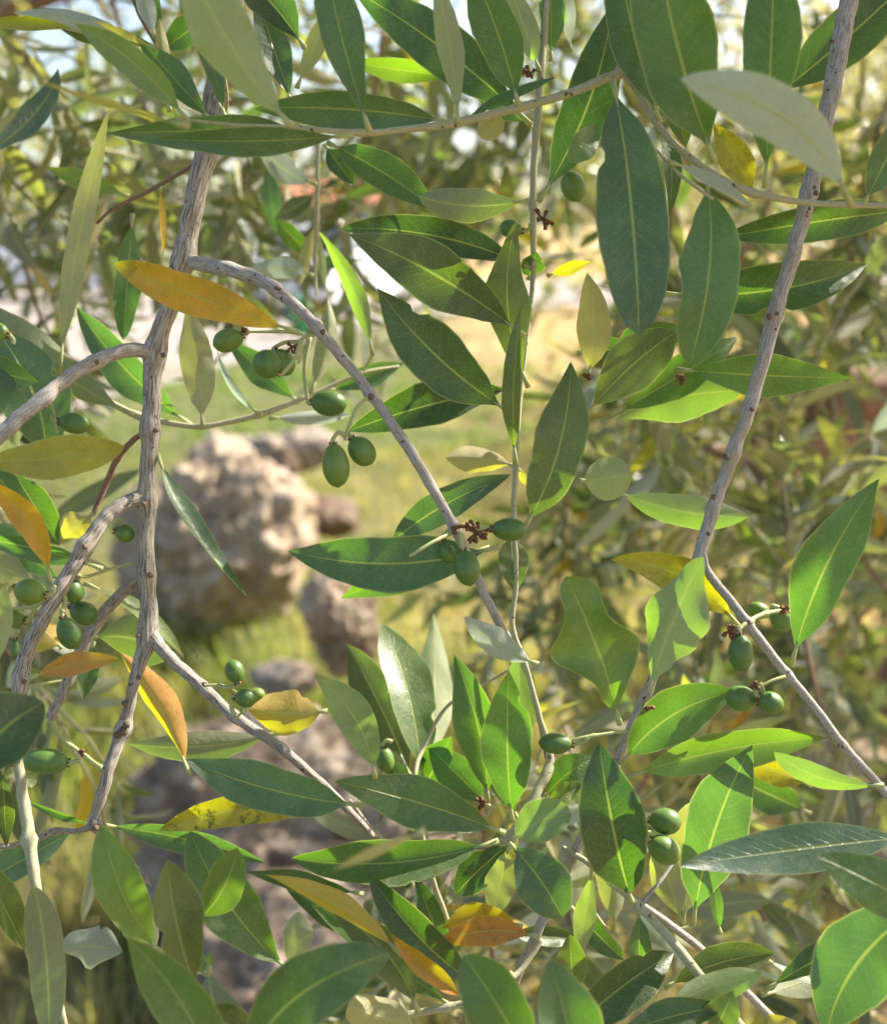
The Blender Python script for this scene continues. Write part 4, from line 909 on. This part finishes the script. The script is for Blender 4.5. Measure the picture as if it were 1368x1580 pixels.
leaf(E, 830, 1025, 717, 952, 50, 'U', 'P', .395, .39, bow=-.06, blunt=.7, roll=.2, label='whitish leaf tilted into the sun')
leaf(E, 815, 430, 828, 385, 40, 'T', 'd', .43)
leaf(E, 845, 425, 915, 403, 22, 'T', 'Y', .44)
leaf(E, 790, 1268, 785, 1028, 86, 'T', 'g', .395, .385, bow=-.02, blunt=.78, roll=.05, fold=.12)
leaf(E, 752, 1238, 702, 1018, 76, 'T', 'g', .41, .405, bow=.05, blunt=.75, roll=.2)
leaf(E, 800, 1175, 800, 995, 60, 'U', 'yg', .42, .42, blunt=.8)
leaf(E, 778, 1285, 513, 1204, 80, 'T', 'g', .385, .375, bow=.02, blunt=.75, roll=.05, fold=.15)
leaf(E, 768, 1297, 446, 1324, 80, 'T', 'g', .395, .39, bow=-.06, blunt=.7, roll=-.05)
leaf(E, 790, 1298, 880, 1258, 72, 'T', 'l', .38, .375, bow=-.1, blunt=.5)
leaf(E, 785, 1300, 868, 1416, 88, 'T', 'b', .385, .38, bow=-.04, blunt=.55)
leaf(E, 790, 1300, 703, 1380, 60, 'T', 'd', .41, .41, bow=.03, blunt=.6)
leaf(E, 785, 1305, 760, 1410, 50, 'U', 'p', .40, .40, blunt=.55)
leaf(E, 838, 1232, 918, 1168, 60, 'T', 'g', .41, .41, bow=-.06)
leaf(E, 836, 1235, 905, 1205, 36, 'T', 'yg', .405, .41, bow=.06)
leaf(E, 800, 1268, 740, 1120, 44, 'T', 'g', .43)
leaf(E, 755, 1245, 660, 1150, 60, 'T', 'g', .43, .44, blunt=.7)
leaf(E, 785, 1262, 850, 1290, 30, 'T', 'yg', .415)
olive(E, 884, 287, 25, 19, 1.2, 862, 262, d=.41); olive(E, 788, 353, 18, 14, .2, 818, 345, d=.42)
dried(E, 838, 338, .41, 9, 23, 22); dried(E, 815, 112, .42, 6, 24, 14); dried(E, 905, 582, .395, 4, 25, 8); dried(E, 742, 1238, .40, 6, 26, 12)

# --- shoot of blurred leaves left of the rosette
F_ = br('upright shoot of green leaves left of the central rosette', 640, 1330, .43, 'olive_twig', 'twig')
stem(F_, [(690, 1420, .44, 9), (660, 1330, .43, 8), (640, 1210, .43, 8), (655, 1150, .44, 7), (690, 1090, .44, 6), (740, 1060, .44, 5), (800, 1025, .43, 5)], M_YOUNG, 'main_stem', 8)
leaf(F_, 652, 1212, 588, 955, 78, 'T', 'g', .44, .47, bow=.05, roll=-.45, blunt=.7)
leaf(F_, 640, 1215, 530, 985, 74, 'T', 'o', .45, .50, bow=.02)
leaf(F_, 655, 1205, 668, 950, 66, 'U', 'yg', .47, .54, bow=.02)
leaf(F_, 578, 1200, 483, 1036, 60, 'T', 'l', .375, .365, bow=.10, blunt=.68, roll=.1)
leaf(F_, 560, 1243, 286, 1172, 80, 'T', 'b', .385, .38, bow=-.04, blunt=.7, roll=-.05, label='blue green leaf with a pale patch')
leaf(F_, 522, 1246, 243, 1282, 54, 'T', 'ym', .395, .395, bow=.06, blunt=.7, spots=.9, label='yellow leaf mottled dark green')
leaf(F_, 640, 1250, 588, 1150, 40, 'T', 'd', .46)
leaf(F_, 640, 1240, 700, 1130, 66, 'T', 'g', .45)
leaf(F_, 655, 1282, 514, 1342, 18, 'U', 'c', .27, .26, roll=.7, label='blurred narrow leaf close to the lens')
stem(F_, [(540, 1235, .42, 5), (565, 1270, .43, 8), (580, 1290, .44, 8)], M_GREY, 'side_twig', 8)
olive(F_, 594, 1172, 20, 14, 1.4, 605, 1145, d=.45)

# --- pale curved twig crossing behind the thick branch
G = br('slender pale twig sagging behind the thick left branch', 0, 480, .455, 'olive_twig', 'twig')
stem(G, [(-50, 455, .45, 11), (15, 515, .45, 11), (80, 575, .455, 13), (150, 610, .46, 11), (215, 642, .46, 11), (300, 658, .455, 9), (350, 652, .455, 9), (400, 640, .455, 10), (450, 622, .46, 9), (500, 600, .465, 7), (560, 575, .47, 6), (615, 565, .48, 4)], M_YOUNG, 'main_stem', 10,
     [(90, 572, .4, 10), (215, 642, .3, 9), (310, 656, .25, 9), (402, 640, .3, 8)])
leaf(G, 92, 575, 168, 170, 38, 'U', 'p', .44, .43, bow=-.02, blunt=.72, roll=.15, fold=.1)
leaf(G, 207, 640, -60, 455, 78, 'U', 'o', .45, .44, bow=-.04, blunt=.65, roll=.1)
leaf(G, 294, 655, 121, 476, 64, 'T', 'bb', .46, .455, bow=-.05, blunt=.75)
leaf(G, 313, 658, 288, 470, 56, 'U', 'p', .44, .44, bow=.02, blunt=.72, roll=.1, fold=.25)
leaf(G, 403, 640, 330, 530, 15, 'U', 'P', .45, .46, bow=-.1, roll=.6, fold=.5)
leaf(G, 462, 622, 350, 525, 48, 'T', 'b', .48, .48)
leaf(G, 478, 608, 506, 458, 38, 'U', 'p', .46, .46, bow=.08, blunt=.7, fold=.4)
leaf(G, 415, 645, 545, 640, 28, 'U', 'P', .47, .47, roll=.4)
leaf(G, 505, 605, 622, 560, 40, 'T', 'b', .48, .49)
leaf(G, 575, 548, 494, 360, 31, 'U', 'yg', .46, .455, bow=.06, blunt=.75, roll=.3, fold=.4)
leaf(G, 90, 575, 45, 590, 20, 'U', 'p', .45, blunt=.5)
stem(G, [(575, 548, .46, 4), (560, 572, .465, 5)], M_PET, 'side_twig', 6)

# --- hanging twig behind, upper middle left
Hh = br('straight pale twig hanging between the car and the arching shoot', 490, 210, .50, 'olive_twig', 'twig')
stem(Hh, [(492, 180, .50, 9), (490, 260, .50, 8), (489, 340, .50, 8), (486, 410, .51, 6), (488, 455, .51, 4)], M_YOUNG, 'main_stem', 8)
leaf(Hh, 505, 220, 670, 323, 62, 'T', 'g', .43, .42, bow=-.03, blunt=.75)
leaf(Hh, 500, 222, 546, 286, 38, 'T', 'd', .46)
leaf(Hh, 488, 284, 395, 212, 44, 'U', 'P', .49, .49, bow=-.1)
leaf(Hh, 480, 395, 425, 338, 34, 'T', 'g', .52)
leaf(Hh, 482, 425, 380, 425, 38, 'U', 'P', .50, .51, bow=.1, fold=.4)
leaf(Hh, 488, 340, 462, 440, 24, 'U', 'y', .51, .5)
leaf(Hh, 488, 300, 420, 340, 30, 'T', 'd', .56)
leaf(Hh, 492, 360, 503, 450, 14, 'U', 'l', .52, roll=.6)
leaf(Hh, 412, 250, 425, 360, 30, 'T', 'b', .60)
leaf(Hh, 560, 400, 480, 410, 24, 'T', 'b', .62)

# --- lower right twigs
I = br('two parallel twigs running to the bottom edge, right of centre', 880, 1310, .39, 'olive_twig', 'twig')
stem(I, [(868, 1308, .40, 8), (905, 1330, .395, 10), (950, 1368, .39, 12), (985, 1398, .385, 13), (1030, 1445, .38, 15), (1075, 1500, .375, 16), (1120, 1555, .37, 16), (1170, 1620, .37, 14)], M_YOUNG, 'main_stem', 12, [(985, 1398, .3, 9)])
stem(I, [(985, 1392, .39, 10), (1040, 1432, .395, 13), (1090, 1472, .40, 13), (1150, 1530, .405, 13), (1230, 1610, .41, 12)], M_GREY, 'side_twig', 12)
stem(I, [(1040, 1330, .40, 4), (1018, 1360, .395, 6), (990, 1392, .39, 7)], M_GREY, 'side_twig', 8)
stem(I, [(905, 1390, .42, 5), (925, 1420, .42, 6), (960, 1465, .42, 6)], M_PET, 'side_twig', 8)
stem(I, [(1070, 1420, .40, 5), (1062, 1430, .40, 6), (1042, 1434, .40, 5)], M_PET, 'side_twig', 8)
leaf(I, 985, 1400, 986, 1510, 42, 'T', 'bb', .39, .40)
leaf(I, 870, 1600, 1042, 1468, 84, 'T', 'd', .37, .38, bow=-.03, blunt=.75)
leaf(I, 1025, 1525, 1192, 1472, 58, 'T', 'o', .385, .385, bow=-.06, blunt=.65)
leaf(I, 1020, 1560, 1174, 1503, 50, 'U', 'yg', .365, .365, bow=-.04, blunt=.62)
leaf(I, 1135, 1552, 950, 1600, 56, 'T', 'd', .36, .355, bow=.04)
leaf(I, 1178, 1530, 1390, 1432, 44, 'T', 'd', .37, .36, bow=-.04, roll=.5)
leaf(I, 1520, 1480, 1268, 1326, 90, 'T', 'g', .33, .32, bow=.04, blunt=.65)
leaf(I, 1440, 1390, 1272, 1600, 128, 'T', 'bb', .335, .345, bow=.1, blunt=.7)
leaf(I, 1180, 1480, 1275, 1525, 12, 'U', 'P', .41, roll=.8)
leaf(I, 1175, 1535, 1330, 1465, 50, 'U', 'p', .42, .43, bow=.04)
leaf(I, 946, 1440, 924, 1275, 58, 'U', 'p', .42, .42, bow=.06)
leaf(I, 914, 1340, 890, 1485, 36, 'U', 'p', .41, .41)
leaf(I, 885, 1540, 878, 1438, 50, 'T', 'o', .40, .395, blunt=.65)
leaf(I, 1100, 1600, 1130, 1530, 60, 'T', 'o', .36)
leaf(I, 1230, 1620, 1180, 1560, 50, 'T', 'c', .36)

# --- bottom centre
J = br('low twig along the bottom edge with orange and green leaves', 730, 1550, .38, 'olive_twig', 'twig')
stem(J, [(520, 1620, .38, 9), (580, 1580, .38, 11), (650, 1562, .38, 12), (700, 1552, .38, 12), (735, 1542, .38, 13), (800, 1500, .39, 9), (835, 1450, .395, 8)], M_YOUNG, 'main_stem', 12, [(690, 1555, .3, 8), (735, 1545, .3, 8)])
leaf(J, 622, 1475, 411, 1350, 38, 'U', 'Y', .352, .352, bow=.06, roll=.5, fold=.35, label='curled orange leaf, its pale back to the sun')
leaf(J, 722, 1546, 598, 1436, 36, 'T', 'O', .355, .352, bow=-.02, spots=.15, label='narrow orange leaf with a rusty blotch')
leaf(J, 832, 1446, 670, 1458, 46, 'T', 'r', .37, .37, bow=.09, spots=.4, roll=.3, label='rusty orange dry leaf')
leaf(J, 805, 1430, 680, 1432, 50, 'T', 'O', .38, .38, bow=.1)
leaf(J, 735, 1520, 570, 1348, 76, 'T', 'd', .375, .37, bow=-.05, blunt=.75, roll=.1)
leaf(J, 645, 1562, 515, 1408, 66, 'T', 'o', .37, .37, bow=.10, blunt=.75)
leaf(J, 700, 1555, 540, 1440, 40, 'T', 'g', .39, .40)
leaf(J, 690, 1480, 640, 1350, 44, 'T', 'd', .41)
leaf(J, 600, 1450, 440, 1370, 50, 'T', 'd', .42, .43)
leaf(J, 660, 1500, 480, 1395, 50, 'T', 'g', .40, .41)
leaf(J, 560, 1380, 380, 1345, 34, 'T', 'd', .43, .43)
leaf(J, 650, 1585, 530, 1555, 62, 'U', 'c', .37, .36, blunt=.5)
leaf(J, 815, 1650, 716, 1478, 104, 'T', 'g', .32, .32, bow=.04, blunt=.6)
leaf(J, 900, 1720, 850, 1488, 108, 'T', 'g', .31, .305, bow=.02, blunt=.62)
leaf(J, 370, 1660, 588, 1482, 112, 'T', 'g', .31, .30, bow=-.12, blunt=.6)
leaf(J, 740, 1545, 790, 1620, 50, 'T', 'g', .39)
leaf(J, 880, 1400, 960, 1480, 44, 'T', 'd', .43)
leaf(J, 780, 1440, 900, 1450, 36, 'T', 'd', .44)
leaf(J, 790, 1500, 720, 1590, 40, 'T', 'd', .43)
leaf(J, 850, 1370, 960, 1330, 36, 'U', 'p', .45)

# --- bottom left, close leaves
K = br('group of near leaves reaching up from the bottom left edge', 330, 1610, .35, 'olive_twig', 'twig')
stem(K, [(400, 1640, .36, 9), (345, 1560, .36, 8), (320, 1505, .36, 7), (290, 1500, .36, 6), (250, 1470, .37, 5)], M_YOUNG, 'main_stem', 8)
leaf(K, 345, 1700, 190, 1435, 92, 'T', 'g', .315, .305, bow=.06, blunt=.7)
leaf(K, 305, 1530, 256, 1318, 84, 'T', 'o', .335, .325, bow=-.03, blunt=.65)
leaf(K, 248, 1470, 160, 1278, 78, 'T', 'yg', .36, .35, bow=-.06, blunt=.65)
leaf(K, 305, 1420, 368, 1305, 66, 'T', 'yg', .35, .345, bow=.08, blunt=.55)
leaf(K, 450, 1500, 296, 1287, 92, 'T', 'g', .375, .37, bow=-.06, blunt=.65)
leaf(K, 452, 1500, 460, 1410, 52, 'U', 'p', .33, .33, blunt=.55)
leaf(K, 322, 1490, 372, 1620, 74, 'U', 'o', .345, .335, bow=.1, blunt=.6)
leaf(K, 318, 1505, 285, 1460, 30, 'T', 'yg', .35)
leaf(K, 325, 1500, 322, 1470, 14, 'T', 'yg', .35)
leaf(K, 245, 1475, 195, 1390, 60, 'U', 'o', .37)
leaf(K, 400, 1600, 300, 1560, 70, 'T', 'o', .34)

# ------------------------------------------------------------------ middle distance boughs
def small_leaf_meshes():
    out = []
    for k in range(8):
        rnd = random.Random(900 + k); nt, nx = 8, 4; L = 1.0; w = rnd.uniform(.17, .27); bow = rnd.uniform(-.08, .08); arch = rnd.uniform(-.04, .12); tw = rnd.uniform(-.5, .5); fold = rnd.uniform(.1, .45)
        vs = []; uv = []
        for i in range(nt + 1):
            u = i / nt; pr_ = max(.02, math.sin(math.pi * u ** .95) ** .75 if 0 < u < 1 else .02); a = tw * (u - .5)
            for j in range(nx + 1):
                x = -1 + 2 * j / nx; hw = w / 2 * pr_; lx = x * hw * math.cos(fold); lz = abs(x) * hw * math.sin(fold)
                vs.append(Vector((.06 + u * .94, lx * math.cos(a) - lz * math.sin(a) + bow * 4 * u * (1 - u), lx * math.sin(a) + lz * math.cos(a) + arch * 4 * u * (1 - u)))); uv.append((u, j / nx))
        m = nx + 1; fs = [(i * m + j, (i + 1) * m + j, (i + 1) * m + j + 1, i * m + j + 1) for i in range(nt) for j in range(nx)]
        mb = MB(); mb.add(vs, fs, [[uv[q] for q in f] for f in fs]); tube(mb, [Vector((0, 0, -.004)), Vector((.08, 0, -.004))], [.013, .012], 5, 1)
        me = mb.mesh('leaf'); me.materials.append(M_LEAF2); me.materials.append(M_PET); out.append(me)
    return out
SL = small_leaf_meshes()
BGP = [('m1', 5), ('m2', 4), ('m3', 2.4), ('m4', 3.5), ('m5', 4), ('m6', .9), ('g', 1), ('yg', 1), ('Y', .4), ('P', 1.2), ('O', .15)]
def pick(rnd):
    t = rnd.uniform(0, sum(w for _, w in BGP)); 
    for k, w in BGP:
        t -= w
        if t <= 0: return k
    return 'g'
def bough(label, pts, seed, twigs=5, sp=0.020, tl=0.22, ll=0.056, m=None, spread=1.0, droop=.5):
    """pts (px,py,depth,width px): main stem; side twigs with opposite leaf pairs"""
    rnd = random.Random(seed); t = thing('olive_bough', label, 'branch', P(*pts[0][:3])); o0 = t.location.copy()
    m = m or M_RED; s_ = spline(pts, 8); path = [P(a, b, c) for a, b, c, w in s_]; rad = [max(.0007, w / 2 * c / F) for a, b, c, w in s_]
    mb = MB(); tube(mb, [p - o0 for p in path], rad, 8, rough=.15); obj('stem', mb.mesh('stem'), m, t)
    paths = [(path, 0.3)]
    for k in range(twigs):
        i = int(len(path) * rnd.uniform(.12, .92)); b = path[i]; ax = (path[min(i + 1, len(path) - 1)] - path[max(0, i - 1)]).normalized()
        d = (ax * .6 + rdir(rnd) * spread).normalized(); L = tl * rnd.uniform(.6, 1.3); pp = [b]
        for q in range(9):
            d = (d + Vector((0, 0, -.10 * droop)) + rdir(rnd) * .13).normalized(); pp.append(pp[-1] + d * L / 9)
        mb = MB(); tube(mb, [p - o0 for p in pp], [.0013 - .0001 * q for q in range(10)], 5); obj('twig', mb.mesh('twig'), M_YOUNG, t); paths.append((pp, 0.0))
    cnt = 0
    for pp, st in paths:
        tot = sum((pp[i + 1] - pp[i]).length for i in range(len(pp) - 1)); pos = st * tot + sp * .5; ang = rnd.uniform(0, 3)
        while pos < tot and cnt < 260:
            acc = 0
            for i in range(len(pp) - 1):
                q = (pp[i + 1] - pp[i]).length
                if acc + q >= pos: break
                acc += q
            b = pp[i].lerp(pp[i + 1], (pos - acc) / max(q, 1e-6)); ax = (pp[i + 1] - pp[i]).normalized()
            e1 = ax.cross(Vector((.3, .2, 1))); e1 = e1.normalized() if e1.length > 1e-3 else Vector((1, 0, 0)); e2 = ax.cross(e1); ang += 1.57 + rnd.uniform(-.3, .3)
            for sg in (0, math.pi):
                if rnd.random() < .10: continue
                out = e1 * math.cos(ang + sg) + e2 * math.sin(ang + sg)
                d = (ax * rnd.uniform(.4, 1.0) + out + Vector((0, 0, rnd.uniform(-.35, .15)))).normalized()
                z = (ax - d * ax.dot(d)).normalized() if rnd.random() < .7 else rdir(rnd); y = z.cross(d)
                if y.length < 1e-3: continue
                y.normalize(); z = d.cross(y)
                o = obj('leaf', rnd.choice(SL), None, t); s = ll * rnd.uniform(.7, 1.25)
                mw = Matrix((d * s, y * s, z * s)).transposed().to_4x4(); mw.translation = b - o0; o.matrix_basis = mw
                c = PAL[pick(rnd)]; k = rnd.uniform(.8, 1.25); o.color = (c[0] * k, c[1] * k, c[2] * k, 0.0 if rnd.random() < .8 else .4); cnt += 1
            pos += sp * rnd.uniform(.8, 1.25)
    return t
BO = [
 # upper left against the sky
 ('blurred olive bough in front of the bright sky at the left edge', [(-120, -80, 1.3, 9), (-20, 120, 1.3, 8), (40, 300, 1.35, 6), (90, 420, 1.4, 4)], 5, .24),
 ('blurred bough crossing behind the pale green leaf at upper left', [(60, -150, 1.6, 9), (120, 60, 1.6, 7), (170, 230, 1.6, 6), (180, 330, 1.6, 3)], 6, .26),
 ('dense blurred bough behind the narrow hanging pale leaf', [(-100, 180, 1.15, 9), (20, 230, 1.15, 7), (110, 300, 1.15, 5), (160, 350, 1.2, 3)], 5, .18),
 ('blurred bough with loose leaves behind the thick branch top', [(330, -150, 1.8, 9), (270, 60, 1.8, 8), (240, 200, 1.8, 6), (210, 330, 1.8, 3)], 6, .28),
 ('blurred bough between the thick branch and the straight hanging twig', [(450, -150, 1.45, 9), (420, 80, 1.45, 7), (390, 220, 1.45, 6), (370, 330, 1.45, 3)], 6, .22),
 ('blurred low hanging spray left of the orange leaf above the track', [(-140, 330, 1.0, 7), (-20, 370, 1.0, 5), (60, 410, 1.0, 3)], 3, .12),
 # upper centre
 ('blurred bough behind the horizontal blue green leaves', [(620, -160, 1.5, 10), (600, 60, 1.5, 8), (580, 200, 1.5, 5), (560, 260, 1.5, 3)], 6, .24),
 ('blurred reddish stemmed bough behind the brown speckled leaf', [(760, -160, 1.2, 11), (745, 80, 1.2, 9), (735, 230, 1.2, 7), (700, 330, 1.2, 4)], 6, .17),
 ('blurred bough behind the top of the thin central twig', [(880, -140, 1.7, 10), (850, 100, 1.7, 8), (860, 270, 1.7, 6), (800, 390, 1.7, 3)], 7, .26),
 # upper right
 ('blurred pinkish stem with leaves behind the largest blue green leaf', [(1080, -120, .85, 14), (1060, 180, .85, 12), (1035, 330, .85, 10), (1020, 470, .85, 6)], 5, .14),
 ('blurred bough behind the silvery leaf near the top right', [(1220, -120, 1.2, 11), (1200, 160, 1.2, 8), (1180, 330, 1.2, 6), (1120, 460, 1.2, 4)], 6, .2),
 ('blurred bough at the right edge beside the slanting twig top', [(1440, 20, 1.0, 10), (1370, 160, 1.0, 8), (1320, 330, 1.0, 6), (1300, 450, 1.0, 4)], 6, .16),
 ('blurred bright bough in the gap right of the slanting twig', [(1480, 250, 1.4, 9), (1390, 380, 1.4, 7), (1310, 480, 1.4, 5), (1270, 560, 1.4, 3)], 7, .24),
 # right centre
 ('tall blurred shoot of long upright leaves at the right', [(1270, 1120, .74, 9), (1235, 960, .74, 8), (1215, 850, .74, 7), (1205, 700, .74, 5), (1200, 640, .74, 4)], 3, .13),
 ('blurred shoot leaning left from the brown limb', [(1400, 950, .95, 9), (1330, 860, .95, 7), (1300, 760, .95, 5), (1290, 690, .95, 3)], 5, .15),
 ('blurred bough below the narrow light green leaf at right', [(1180, 480, 1.5, 9), (1080, 640, 1.5, 7), (1010, 780, 1.5, 5), (960, 900, 1.5, 3)], 7, .25),
 ('blurred bough between the round grey leaf and slanting twig', [(1000, 430, 1.15, 8), (980, 600, 1.15, 6), (960, 740, 1.15, 4), (900, 860, 1.15, 3)], 5, .17),
 ('blurred brown stemmed bough behind the yellow green leaf', [(1160, 560, 1.3, 9), (1165, 760, 1.3, 9), (1150, 930, 1.3, 8), (1130, 1090, 1.3, 6)], 7, .22),
 ('blurred drooping bough behind the pair of olives at lower right', [(1420, 870, 1.1, 9), (1320, 960, 1.1, 7), (1240, 1060, 1.1, 5), (1200, 1150, 1.1, 3)], 6, .18),
 # lower right
 ('blurred bough behind the long dark leaf near the right edge', [(1480, 1080, 1.0, 9), (1380, 1190, 1.0, 7), (1270, 1240, 1.0, 5), (1190, 1260, 1.0, 3)], 4, .13),
 ('blurred thin bough before the straw in the lower right', [(1330, 1220, 1.2, 8), (1270, 1330, 1.2, 6), (1200, 1400, 1.2, 5), (1130, 1500, 1.2, 4)], 3, .16),
 ('blurred shoot rising from the bottom right corner', [(1300, 1680, .7, 8), (1260, 1560, .7, 6), (1235, 1480, .7, 5), (1230, 1390, .7, 3)], 3, .09),
 # lower centre
 ('blurred bough in the sunny gap right of the central rosette', [(880, 620, 1.1, 8), (870, 800, 1.1, 6), (860, 930, 1.1, 5), (840, 1050, 1.1, 3)], 4, .18),
 ('blurred bough behind the stems below the rosette', [(1010, 1180, .8, 8), (940, 1290, .8, 7), (880, 1400, .8, 6), (830, 1540, .8, 4)], 6, .12),
 ('blurred shadowed bough low in the centre behind the orange leaves', [(760, 1680, .62, 8), (700, 1560, .62, 6), (640, 1470, .62, 5), (600, 1400, .62, 3)], 2, .08),
]
BO2 = [
 ('half blurred spray of narrow leaves left of the thick branch near its top', [(-60, -60, .72, 9), (40, 90, .72, 7), (110, 200, .72, 5), (150, 300, .72, 3)], 5, .12),
 ('half blurred spray behind the light green leaf at upper left', [(150, -90, .85, 9), (190, 60, .85, 7), (230, 180, .85, 5), (250, 270, .85, 3)], 5, .12),
 ('half blurred spray right of the thick branch above its first fork', [(400, -90, .8, 8), (400, 100, .8, 6), (385, 230, .8, 5), (360, 330, .8, 3)], 5, .12),
 ('half blurred spray above the parked car in the middle', [(600, -60, .9, 9), (580, 130, .9, 7), (545, 260, .9, 5), (500, 350, .9, 3)], 5, .13),
 ('half blurred spray at the left edge below the yellowing leaf', [(-90, 620, .62, 8), (-30, 740, .62, 6), (20, 830, .62, 4), (60, 900, .62, 3)], 2, .07),
 ('half blurred spray at the left edge behind the olive cluster', [(-120, 900, .6, 8), (-30, 960, .6, 6), (40, 1040, .6, 4), (90, 1100, .6, 3)], 2, .06),
 ('half blurred shoot behind the rosette with leaves pointing up', [(760, 1480, .58, 8), (750, 1340, .58, 6), (735, 1200, .58, 5), (720, 1090, .58, 3)], 2, .06),
 ('half blurred shoot between the rosette and the dark broad leaf', [(900, 1500, .6, 8), (905, 1350, .6, 6), (890, 1220, .6, 5), (870, 1120, .6, 3)], 3, .07),
 ('half blurred shoot under the lowest olives on the right', [(1180, 1420, .62, 8), (1130, 1330, .62, 6), (1090, 1230, .62, 5), (1060, 1130, .62, 3)], 3, .07),
 ('half blurred shoot low on the right behind the long dark leaf', [(1420, 1560, .66, 8), (1350, 1450, .66, 6), (1290, 1390, .66, 4), (1240, 1330, .66, 3)], 2, .08),
 ('half blurred spray behind the orange leaves at the bottom', [(560, 1640, .56, 8), (600, 1530, .56, 6), (650, 1440, .56, 4), (700, 1390, .56, 3)], 2, .05),
 ('half blurred spray behind the notched dark leaf at right', [(1180, 330, .7, 8), (1120, 430, .7, 6), (1040, 500, .7, 4), (960, 540, .7, 3)], 3, .08),
]
BO2 += [
 ('half blurred spray filling the gap above the green bin', [(640, 180, 1.0, 8), (560, 300, 1.0, 6), (500, 390, 1.0, 4), (455, 440, 1.0, 3)], 4, .10),
 ('half blurred spray hanging above the boulder at the left', [(30, 380, .75, 8), (60, 480, .75, 6), (100, 570, .75, 4), (120, 640, .75, 3)], 2, .07),
]
for i, (lab, pts, tw, tl) in enumerate(BO2):
    bough(lab, pts, 700 + i, int(tw * 1.6) if i < 4 else tw + 1, tl=tl, ll=0.054, sp=.024)
for i, (lab, pts, tw, tl) in enumerate(BO):
    bough(lab, pts, 300 + i, int(tw * (1.3 if i < 6 else 2.0)), tl=tl, ll=0.056 if pts[0][2] < 1.4 else 0.062, sp=.022)
